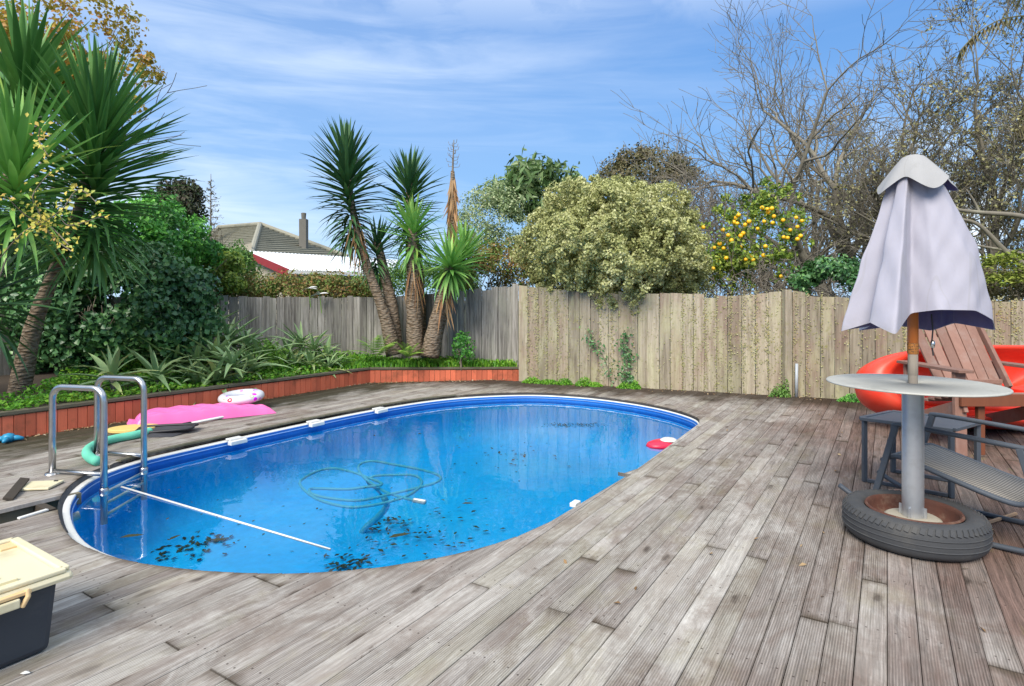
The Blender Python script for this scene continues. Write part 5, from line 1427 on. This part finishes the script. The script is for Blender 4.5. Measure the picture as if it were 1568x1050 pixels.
def cloth(name, c1, c2, stain):
    t = NT(name); O = t.tc.outputs['Object']
    col = t.mix(t.noise(O, 3, 5, .6), c1, c2)
    sp_ = t.n.new('ShaderNodeSeparateXYZ'); t.put(O, sp_.inputs[0])
    st = t.math('MULTIPLY_ADD', t.noise(t.map(O, (1, 1, .4)), 7, 7, .7), 6, -3.5, True)
    col = t.mix(t.math('MULTIPLY', st, .4), col, stain)
    sm = t.math('LESS_THAN', t.math('ABSOLUTE', t.math('SUBTRACT', t.noise(t.map(O, (1, 1, .02)), 5, 0), .5)), .006)
    col = t.mix(t.math('MULTIPLY', sm, .25), col, stain)
    lowd = t.math('MULTIPLY', t.math('MULTIPLY_ADD', sp_.outputs[2], -9, 9.0, True), t.math('MULTIPLY_ADD', t.noise(O, 16, 6, .7), 4, -1.6, True))
    col = t.mix(t.math('MULTIPLY', lowd, .55), col, stain)
    weave = t.math('ADD', t.math('SINE', t.math('MULTIPLY', sp_.outputs[2], 1500)), t.noise(O, 300, 2))
    wr = t.noise(t.map(O, (1, 1, .5)), 9, 5, .6, .6)
    return t.out(col, .9, 0, t.bump(t.math('ADD', t.math('MULTIPLY', weave, .04), wr), .35, .012), .16, .15)
M['canvas'] = cloth('faded_lavender_canvas', (.52, .51, .60), (.44, .435, .51), (.38, .37, .38))
M['canvas_grey'] = cloth('weathered_grey_canvas', (.46, .46, .46), (.38, .38, .39), (.30, .29, .28))
M['canvas_in'] = cloth('purple_canvas_lining', (.19, .17, .36), (.14, .13, .30), (.30, .28, .40))
def canopy(name, z0, z1, Rf, fold, hem, m, off=0.0, na=144, nz=30, seed=0):
    V = []; F = []
    for i in range(nz + 1):
        t = i / nz
        for k in range(na):
            a = 2 * math.pi * k / na
            r = Rf(t, a) * (1 - fold(t, a)) + off
            z = z0 + (z1 - z0) * t + hem(a) * t ** 2
            V.append((r * math.cos(a), r * math.sin(a), z))
    for i in range(nz):
        for k in range(na):
            k2 = (k + 1) % na; F.append((i * na + k, i * na + k2, (i + 1) * na + k2, (i + 1) * na + k))
    me = bpy.data.meshes.new(name); me.from_pydata(V, [], F); me.update()
    o = link(name, me, m, umb, True); return o
# cross-section at the hem: (angle in degrees, radius, hem rise); -90 faces the camera
HEM = [(171, .335, -.025), (186, .19, .03), (201, .305, .03), (225, .345, -.025), (232, .14, .07), (262, .215, .088), (300, .26, .085), (328, .31, .04), (341, .325, -.012), (358, .20, .02), (400, .30, -.03), (440, .17, .0), (470, .30, -.035), (505, .17, .0), (519, .29, -.02)]
ctl = [Vector((math.cos(R(a)) * r, math.sin(R(a)) * r, h)) for a, r, h in HEM]
hemp = []
for i in range(len(ctl)):
    p, q = ctl[i], ctl[(i + 1) % len(ctl)]
    for k in range(14): hemp.append(p + (q - p) * (k / 14))
for _ in range(3): hemp = [(hemp[i - 1] + hemp[i] * 2 + hemp[(i + 1) % len(hemp)]) / 4 for i in range(len(hemp))]
def drape(name, z0, z1, m, off=0.0, nz=34):
    V = []; F = []; na = len(hemp)
    for i in range(nz + 1):
        t = i / nz
        for k, h in enumerate(hemp):
            a = math.atan2(h.y, h.x); rb_ = math.hypot(h.x, h.y)
            top = .092 * (.52 + .5 * rb_ / .3); e = t ** 1.02
            r = top * (1 - e) + rb_ * e + (.004 + .036 * max(0, math.cos(a + .25))) * math.sin(math.pi * t)
            r += off + (.0035 * math.sin(9 * t + a * 5) + .003 * math.sin(17 * t - a * 9 + 1) + .002 * math.sin(31 * t + a * 14)) * min(1, t * 2)
            V.append((r * math.cos(a), r * math.sin(a), z0 + (z1 + h.z - z0) * t))
    for i in range(nz):
        for k in range(na):
            k2 = (k + 1) % na; F.append((i * na + k, i * na + k2, (i + 1) * na + k2, (i + 1) * na + k))
    me = bpy.data.meshes.new(name); me.from_pydata(V, [], F); me.update(); return link(name, me, m, umb, True)
can = drape('canopy', 1.775 + zb, 1.035 + zb, M['canvas'])
lin = drape('lining', 1.775 + zb, 1.037 + zb, M['canvas_in'], -.006)
RIBS = [R(a) for a, r, h in HEM if r > .285 and h < .02]; RLEN = [r / .38 for a, r, h in HEM if r > .285 and h < .02]
def Rv(t, a): return .046 + .130 * t ** .95 * (1 + .10 * math.cos(a * 1 + .4))
def fv(t, a): return t * .24 * (.5 - .5 * math.cos(4 * (a + 1.66))) ** 1.2 + t * .04 * math.sin(7 * a)
def hv(a): return -.026 * math.cos(4 * (a + 1.66)) + .010 * math.sin(5 * a + 1)
v1 = canopy('vent_cap', 1.862 + zb, 1.715 + zb, Rv, fv, hv, M['canvas_grey'], 0, 96, 12)
v2 = canopy('vent_lining', 1.858 + zb, 1.717 + zb, Rv, fv, hv, M['canvas_in'], -.005, 96, 12)
MB().lathe([(.037, 1.860 + zb), (.030, 1.870 + zb), (.0, 1.872 + zb)], (0, 0, 0), 20).build('crown_patch', M['canvas_grey'], umb, True)
for ra, rl in zip(RIBS, RLEN):
    p0 = Vector((math.cos(ra) * .05, math.sin(ra) * .05, 1.72 + zb)); p1 = Vector((math.cos(ra) * .25 * rl, math.sin(ra) * .25 * rl, 1.12 + zb))
    MB().bar(p0, p1, .008, .012).build('rib', M['varnish'], umb)
MB().tube([(.055, -.05, 1.10 + zb), (.058, -.055, 1.02 + zb), (.056, -.05, .96 + zb), (.062, -.052, .90 + zb)], .0035, 6).build('cord', M['black_plastic'], umb)
MB().lathe([(0, .02), (.008, .016), (.011, 0), (.008, -.016), (0, -.02)], (.057, -.055, .955 + zb), 10).build('cord_toggle', M['steel'], umb, True)
# stitched tear and seams on the front panel
for pts in ([(.075, 1.70), (.105, 1.4), (.12, 1.1)],):
    pass

# ================================================================== SLING ROCKER
ro = Vector((2.03, 3.085, 0)); db = Vector((.57, -.82, 0)).normalized(); ds = Vector((.82, .57, 0)).normalized() * .47
rk = empty('sling_rocker', ro, 0, 'slate grey metal rocking chair with a woven sling seat, back cut off at the right', 'rocking chair')
def rp(t, s, z): return db * t + ds * s + Vector((0, 0, z))
for s in (0, 1):
    n_ = 's'
    MB().tube(catmull([rp(-.02, s, .50), rp(.02, s, .512), rp(.35, s, .50), rp(.62, s, .485), rp(.72, s, .47)], 5), .0125, 10).build('armrest', M['grey_metal'], rk, True)
    MB().bar(rp(-.01, s, .505), rp(-.13, s, .045), .024, .030).build('front_leg', M['grey_metal'], rk, bevel=.004)
    MB().bar(rp(.50, s, .49), rp(.62, s, .05), .024, .030).build('rear_leg', M['grey_metal'], rk, bevel=.004)
    MB().tube(catmull([rp(-.30, s, .115), rp(-.15, s, .05), rp(.10, s, .016), rp(.40, s, .016), rp(.70, s, .05), rp(.95, s, .12)], 6), .0135, 10).build('rocker_runner', M['grey_metal'], rk, True)
    MB().tube(catmull([rp(-.07, s * .9 + .05, .315), rp(-.02, s * .9 + .05, .335), rp(.05, s * .9 + .05, .325), rp(.40, s * .9 + .05, .235), rp(.52, s * .9 + .05, .235), rp(.60, s * .9 + .05, .31), rp(.75, s * .9 + .05, .60), rp(.88, s * .9 + .05, .95)], 6), .013, 10).build('seat_rail', M['grey_metal'], rk, True)
MB().tube([rp(-.075, .0, .31), rp(-.075, 1, .31)], .012, 8).build('front_bar', M['grey_metal'], rk, True)
MB().tube([rp(.1, 0, .022), rp(.1, 1, .022)], .010, 8).build('stretcher', M['grey_metal'], rk, True)
t = NT('woven_sling'); O = t.tc.outputs['Object']; vv_ = t.n.new('ShaderNodeVectorMath'); vv_.operation = 'DOT_PRODUCT'; t.put(O, vv_.inputs[0]); vv_.inputs[1].default_value = tuple(db)
w1_ = t.math('SINE', t.math('MULTIPLY', vv_.outputs['Value'], 2 * math.pi / .011))
f_ = t.math('MULTIPLY_ADD', w1_, .5, .5)
M['sling'] = t.out(t.mix(f_, (.30, .28, .25), (.12, .115, .11)), .8, 0, t.bump(f_, .5, .002), .05)
sq = catmull([rp(-.06, 0, .318), rp(-.02, 0, .334), rp(.05, 0, .328), rp(.40, 0, .238), rp(.52, 0, .238), rp(.60, 0, .315), rp(.75, 0, .60), rp(.88, 0, .95)], 6)
m_ = MB(); vs = []; n = len(sq)
for q in sq: vs += [q + ds * .06, q + ds * .5 - Vector((0, 0, .006)), q + ds * .94]
m_.add(vs, [(i * 3 + j, i * 3 + j + 1, i * 3 + j + 4, i * 3 + j + 3) for i in range(n - 1) for j in (0, 1)])
so = m_.build('sling', M['sling'], rk, True); md = so.modifiers.new('t', 'SOLIDIFY'); md.thickness = .004

# ================================================================== SIDE TABLE
ta = Vector((2.235, 3.763, 0)); e1 = Vector((.345, -.33, 0)); e2 = Vector((.35, .225, 0))
stb = empty('side_table', ta, 0, 'small slate grey metal side table behind the tyre and rocking chair', 'side table')
def tp(a, b, z): return e1 * a + e2 * b + Vector((0, 0, z))
m_ = MB()
for a, b, c, d in ((0, 0, 1, 0), (0, 1, 1, 1)): m_.bar(tp(a, b, .405), tp(c, d, .405), .03, .022)
for a, b, c, d in ((0, 0.03, 0, .97), (1, .03, 1, .97)): m_.bar(tp(a, b, .405), tp(c, d, .405), .03, .021)
m_.build('top_frame', M['grey_metal'], stb, bevel=.003)
m_ = MB(); m_.add([tp(.03, .03, .409), tp(.97, .03, .409), tp(.97, .97, .409), tp(.03, .97, .409)], [(0, 1, 2, 3)]); o_ = m_.build('top_panel', M['grey_metal'], stb)
for a, b in ((.03, .05), (.97, .05), (.03, .95), (.97, .95)):
    MB().bar(tp(a, b, .394), tp(a, b, .0), .026, .026).build('leg', M['grey_metal'], stb, bevel=.003)
for b in (.05, .95):
    MB().bar(tp(.06, b, .012), tp(.94, b, .012), .022, .022).build('foot_rail', M['grey_metal'], stb, bevel=.003)

# ================================================================== ADIRONDACK CHAIR
ax = Vector((3.73, 4.38, 0))
ad = empty('adirondack_chair', ax, 0, 'faded brown timber garden chair with a slatted back behind the metal table', 'garden chair')
m_ = None
def slat(name, a, b, w_, t_, m='brownwood', up=(0, 0, 1)): return MB().bar(a, b, w_, t_, up).build(name, M[m], ad, bevel=.003)
bl = [(-.235 + i * .088) for i in range(6)]
for i, x in enumerate(bl):
    hgt = 1.015 - .035 * abs(i - 2.5) ** 1.3 * .4
    slat('back_slat', (x, .36, .43), (x * 1.08 + .0, .70, hgt), .081, .018, up=(0, -1, .3))
slat('back_rail', (-.28, .395, .50), (.25, .395, .50), .04, .035); slat('back_rail', (-.27, .665, .86), (.25, .665, .86), .05, .03)
slat('back_stile', (.275, .34, .46), (.30, .71, .98), .05, .03, up=(1, 0, 0))
for s in (-1, 1):
    slat('arm', (s * .38, -.06, .635), (s * .37, .66, .635), .115, .022)
    slat('front_leg', (s * .38, .0, 0), (s * .38, .02, .622), .085, .032, up=(0, 1, 0))
    slat('arm_bracket', (s * .375, .58, .30), (s * .37, .60, .622), .06, .03, up=(0, 1, 0))
    slat('seat_side', (s * .36, -.02, .40), (s * .33, .85, .03), .10, .028, up=(1, 0, 0)) if False else MB().bar((s * .36, -.02, .38), (s * .33, .62, .14), .028, .10).build('seat_side', M['brownwood'], ad, bevel=.003)
MB().bar((-.40, -.025, .42), (.40, -.025, .42), .026, .09).build('front_apron', M['redwood'], ad, bevel=.003)
for k in range(6):
    y = .03 + k * .072; z = .455 - k * .020
    MB().bar((-.375, y, z), (.375, y, z), .066, .018).build('seat_slat', M['brownwood'], ad, bevel=.003)
MB().bar((-.22, .02, .40), (-.20, .04, 0), .05, .035, (0, 1, 0)).build('centre_leg', M['redwood'], ad, bevel=.003)

# ================================================================== RED PLASTIC BOAT
rbt = empty('red_plastic_boat', (4.40, 5.05, 0), 0, 'large faded red moulded plastic tub boat lying behind the timber chair', 'plastic boat')
# two long oval shells: an outer hull and a dished cockpit facing the camera
na, rings_ = 96, []
AX, BZ = 1.28, .36
def se(k, n_=2.6):
    a = 2 * math.pi * k / na; c, s = math.cos(a), math.sin(a)
    return math.copysign(abs(c) ** (2 / n_), c), math.copysign(abs(s) ** (2 / n_), s)
tilt = Matrix.Rotation(R(-20), 3, 'X') ; yaw = Matrix.Rotation(R(-6), 3, 'Z')
V = []; prof_b = [(.02, .21), (.35, .20), (.60, .175), (.74, .13), (.80, .05), (.83, -.005), (.87, -.035), (.92, -.03), (.97, .02), (1.0, .10), (1.0, .22), (.96, .34), (.86, .44), (.6, .50), (.02, .52)]
for r_, d_ in prof_b:
    for k in range(na):
        x, z = se(k)
        step = 0
        if r_ < .8: step = .03 * math.sin(x * 5)
        p = Vector((x * (AX * r_ if r_ > .3 else AX * r_), d_ + step * (r_ < .75), z * BZ * r_))
        p = yaw @ (tilt @ p); V.append(tuple(p + Vector((0, 0, .345))))
F = []
for i in range(len(prof_b) - 1):
    for k in range(na):
        k2 = (k + 1) % na; F.append((i * na + k, i * na + k2, (i + 1) * na + k2, (i + 1) * na + k))
me = bpy.data.meshes.new('hull'); me.from_pydata(V, [], F); me.update(); zmin = min(v[2] for v in V)
hu = link('hull', me, M['red_plastic'], rbt, True); rbt.location.z = -zmin + .002
def bp(x, d, z): return yaw @ (tilt @ Vector((x, d, z))) + Vector((0, 0, .345))
MB().tube(catmull([bp(-1.0, .05, -.10), bp(-.75, .02, -.17), bp(-.2, .04, -.20), bp(.3, .06, -.17), bp(.6, .05, -.05)], 8), .035, 12).build('moulded_ridge', M['red_plastic'], rbt, True)

# ================================================================== SMALL THINGS ON THE DECK
# pink lilo
A_ = G(206, 643, .05); B_ = G(418, 622, .05); d = (B_ - A_); L = d.length; d.normalize(); n_ = Vector((-d.y, d.x, 0))
lilo = empty('air_mattress', (A_ + B_) / 2, 0, 'half-deflated pink air mattress lying along the red garden edging', 'air mattress'); lilo.location.z = 0
o = Vector(lilo.location); V = []; F = []; nx, ny = 90, 40; WL = .42
for j in range(ny + 1):
    for i in range(nx + 1):
        s, t = i / nx, j / ny
        e = min(1, min(s, 1 - s) * 14) ** .5 * min(1, min(t, 1 - t) * 9) ** .5
        wd = WL * (.80 + .2 * math.sin(math.pi * min(1, s * 1.6))) 
        if s > .86: wd *= 1 - (s - .86) * 2.2
        z = .004 + e * (.060 + .050 * abs(math.sin(t * math.pi * 5))) * (1 - .55 * max(0, s - .62) / .38) + .006 * math.sin(s * 40 + t * 9) * e
        p = A_ + d * (L * s) + n_ * (t * wd - .16); V.append((p.x - o.x, p.y - o.y, z))
for j in range(ny):
    for i in range(nx):
        a = j * (nx + 1) + i; F.append((a, a + 1, a + nx + 2, a + nx + 1))
me = bpy.data.meshes.new('mattress_body'); me.from_pydata(V, [], F); me.update(); link('mattress_body', me, M['pink'], lilo, True)
p = A_ + n_ * .0 - Vector(o) + Vector((0, 0, 0)); m_ = MB().add([(p.x - .06, p.y - .02, .02), (p.x + .02, p.y - .10, .004), (p.x + .03, p.y + .10, .03), (p.x - .09, p.y + .06, .05), (p.x - .03, p.y + .02, .045)], [(0, 1, 4), (1, 2, 4), (2, 3, 4), (3, 0, 4)]); m_.build('headrest_flap', M['pink'], lilo)
# swim ring with printed motifs
t = NT('printed_ring_vinyl'); O = t.tc.outputs['Object']
v_ = t.n.new('ShaderNodeTexVoronoi'); t.put(O, v_.inputs['Vector']); v_.inputs['Scale'].default_value = 13
spot_ = t.math('LESS_THAN', t.math('ABSOLUTE', t.math('SUBTRACT', v_.outputs['Distance'], .25)), .10)
hs = t.n.new('ShaderNodeHueSaturation'); t.put(v_.outputs['Color'], hs.inputs['Color']); hs.inputs['Saturation'].default_value = 1.6
on = t.n.new('ShaderNodeSeparateColor'); t.put(v_.outputs['Color'], on.inputs[0])
M['ring'] = t.out(t.mix(t.math('MULTIPLY', spot_, t.math('GREATER_THAN', on.outputs[0], .45)), (.80, .80, .84), hs.outputs[0]), .3)
p = G(373, 614, .08); 
rg = MB(); rr_ = [(math.cos(2 * math.pi * k / 48) * .165, math.sin(2 * math.pi * k / 48) * .165, 0) for k in range(48)]
rg.tube(rr_, .062, 16, True); o_ = rg.build('swim_ring', M['ring'], None, True); o_.location = (p.x, p.y - .05, .135); o_.scale = (1, 1, .78); o_.rotation_euler = (R(3), R(-3), .3)
tag(o_, 'white swim ring with coloured motifs lying on the end of the pink air mattress', 'swim ring')
# pool noodle
q = [G(230, 660, .035), G(205, 666, .035), G(178, 671, .035), G(152, 678, .035), G(137, 686, .035), G(133, 694, .035), G(140, 702, .035), G(149, 706, .035)]
nd_ = MB().tube(catmull(q, 8), .033, 16).build('pool_noodle', M['foam_green'], None, True); tag(nd_, 'bent mint green foam pool noodle lying behind the pool ladder', 'pool noodle')
# kickboard
p = G(205, 657, .01); k_ = MB(); n_k = 36; top_ = [(math.cos(2 * math.pi * i / n_k) * .20, math.sin(2 * math.pi * i / n_k) * .13) for i in range(n_k)]
k_.add([(x, y, 0) for x, y in top_] + [(x, y, .03) for x, y in top_], [tuple(range(n_k, 2 * n_k)), tuple(range(n_k))[::-1]] + [(i, (i + 1) % n_k, n_k + (i + 1) % n_k, n_k + i) for i in range(n_k)])
kb = k_.build('kickboard', M['foam_yellow'], None, bevel=.006); kb.location = (p.x, p.y, .002); kb.rotation_euler = (0, 0, R(20)); tag(kb, 'rounded yellow foam kickboard between the noodle and the black leaf scoop', 'kickboard')
# leaf scoop: black frame, net bag, pole
c = G(253, 657, .03); sc_ = empty('leaf_scoop', (c.x, c.y, 0), R(12), 'black pool leaf net with a long white pole beside the pink air mattress', 'leaf net')
fr_ = [(-.19, -.13, .03), (.20, -.10, .045), (.23, .0, .05), (.20, .10, .045), (-.19, .13, .035), (-.22, 0, .03)]
m_ = MB().tube(catmull(fr_ + [fr_[0]], 5), .012, 8); m_.build('frame', M['black_plastic'], sc_, True)
m_ = MB(); V = []; ring_ = catmull(fr_ + [fr_[0]], 5)
for s, z in ((1, 0), (.85, -.018), (.5, -.024), (0.01, -.026)):
    V += [(x * s, y * s, max(.004, zz + z + .004 * math.sin(x * 40 + y * 31))) for x, y, zz in ring_]
nn = len(ring_); m_.add(V, [(j * nn + k, j * nn + (k + 1) % nn, (j + 1) * nn + (k + 1) % nn, (j + 1) * nn + k) for j in range(3) for k in range(nn)]); m_.build('net', M['black_net'], sc_, True)
m_ = MB().add([(-.25, -.16, .003), (.12, -.20, .003), (.18, -.1, .012), (-.2, -.06, .03), (-.05, -.13, .028)], [(0, 1, 4), (1, 2, 4), (2, 3, 4), (3, 0, 4)]); m_.build('net_bag', M['black_net'], sc_)
a = G(282, 650, .02) - Vector((c.x, c.y, 0)); b = G(391, 628.5, .02) - Vector((c.x, c.y, 0)); im = Matrix.Rotation(-R(12), 3, 'Z')
MB().tube([im @ a, im @ b], .012, 10).build('pole', M['white_plastic'], sc_, True); MB().tube([im @ (a - (b - a).normalized() * .12), im @ (a + (b - a).normalized() * .06)], .018, 10).build('socket', M['black_plastic'], sc_, True)
# blue and white toys at far left
p = G(13, 671, .03); b_ = empty('blue_toy', (p.x, p.y, 0), .4, 'small blue plastic toy on the deck at the foot of the red edging', 'toy')
MB().lathe([(0, .075), (.035, .065), (.05, .035), (.035, .004), (0, .002)], (0, 0, 0), 14).build('body', M['blue_toy'], b_, True)
for k in range(4):
    a = k * 1.57; MB().tube([(0, 0, .03), (math.cos(a) * .06, math.sin(a) * .06, .03), (math.cos(a) * .10, math.sin(a) * .10, .022)], [.028, .022, .012], 8).build('fin', M['blue_toy'], b_, True)
p = G(0, 664, .03); o_ = MB().lathe([(0, .07), (.03, .063), (.045, .035), (.03, .008), (0, .001)], (0, 0, 0), 18).build('white_ball', M['white_plastic'], None, True); o_.location = (p.x, p.y, 0); tag(o_, 'small white ball beside the blue toy at the left edge', 'ball')
# skimmer lid and broken board by the gap
p = G(61, 743, .01); o_ = empty('plastic_cover', (p.x, p.y, 0), R(8), 'square cream plastic lid lying on the deck beside the ladder feet', 'plastic lid')
MB().box((0, 0, .010), (.095, .080, .007)).build('lid_panel', M['cream'], o_, bevel=.004); MB().box((.06, .055, .020), (.010, .006, .003)).build('lid_tab', M['black_plastic'], o_)
a = G(38, 733, .035); b = G(12, 764, .012)
o_ = MB().bar(a, b, .05, .016, (.3, 0, 1)).build('broken_board', M['joist'], None, bevel=.003); tag(o_, 'short dark broken board leaning on the deck left of the cream lid', 'board')
# pump barrel below the missing boards
pm = empty('pool_pump', UV(1.0, -4.06, -.16), ROOT_ROT, 'beige pool pump housing in the gap where deck boards are missing', 'pool pump')
m_ = MB().lathe([(0, -.30), (.075, -.29), (.095, -.25), (.095, .22), (.10, .23), (.10, .26), (.07, .28), (0, .285)], (0, 0, 0), 26, Matrix.Rotation(R(90), 3, 'Y')); m_.build('housing', M['concrete'], pm, True)
MB().lathe([(.03, 0), (.03, .11), (.036, .115), (.036, .13), (0, .13)], (-.1, 0, .0), 14).build('port', M['cream'], pm, True)
MB().tube([(.25, 0, 0), (.42, 0, .02), (.55, -.02, .05)], .025, 10).build('inlet_pipe', M['white_plastic'], pm, True)
p = UV(1.28, -3.90, .006); o_ = MB().box((0, 0, 0), (.07, .012, .005)).build('white_strip', M['white_plastic'], None, bevel=.002); o_.location = p; o_.rotation_euler = (0, 0, ROOT_ROT + .2); tag(o_, 'thin white plastic strip on the edge of the gap in the deck', 'plastic strip')
# rope heap, stick, shell
rd = random.Random(120); p = G(1371, 758, .01); pts = []
for k in range(26): pts.append((p.x + rd.gauss(0, .055), p.y + rd.gauss(0, .03), .008 + rd.random() * .02))
o_ = MB().tube(catmull(pts, 5), .004, 6).build('rope_tangle', simple('orange_white_rope', (.75, .30, .16), (.80, .70, .60), 60, .8), None, True); tag(o_, 'tangle of thin orange and white rope behind the tyre', 'rope')
o_ = MB().bar(G(1506, 802, .012), G(1556, 786, .012), .012, .012).build('stick', simple('bare_stick', (.50, .33, .20), (.42, .26, .15), 8, .8), None); tag(o_, 'short bare stick on the deck behind the tyre, under the rocking chair', 'stick')
for k, (px, py, lb) in enumerate(((39, 1030, 'tiny white shell on the deck in front of the dark storage box'), (1300, 779, 'small orange-brown leaf lying on the deck left of the tyre'))):
    p = G(px, py, .006)
    o_ = MB().add([(-.02, -.006, 0), (.0, -.013, .002), (.022, 0, 0), (.004, .012, .002), (-.018, .008, 0), (0, 0, .009)], [(0, 1, 5), (1, 2, 5), (2, 3, 5), (3, 4, 5), (4, 0, 5)]).build(('shell', 'dry_leaf')[k], (M['white_plastic'], M['varnish'])[k], None); o_.location = p; o_.scale = (.7, .7, .7); tag(o_, lb, ('shell', 'dry leaf')[k])
print('objects', len(bpy.data.objects), 'tris', sum(len(m.polygons) for m in bpy.data.meshes))
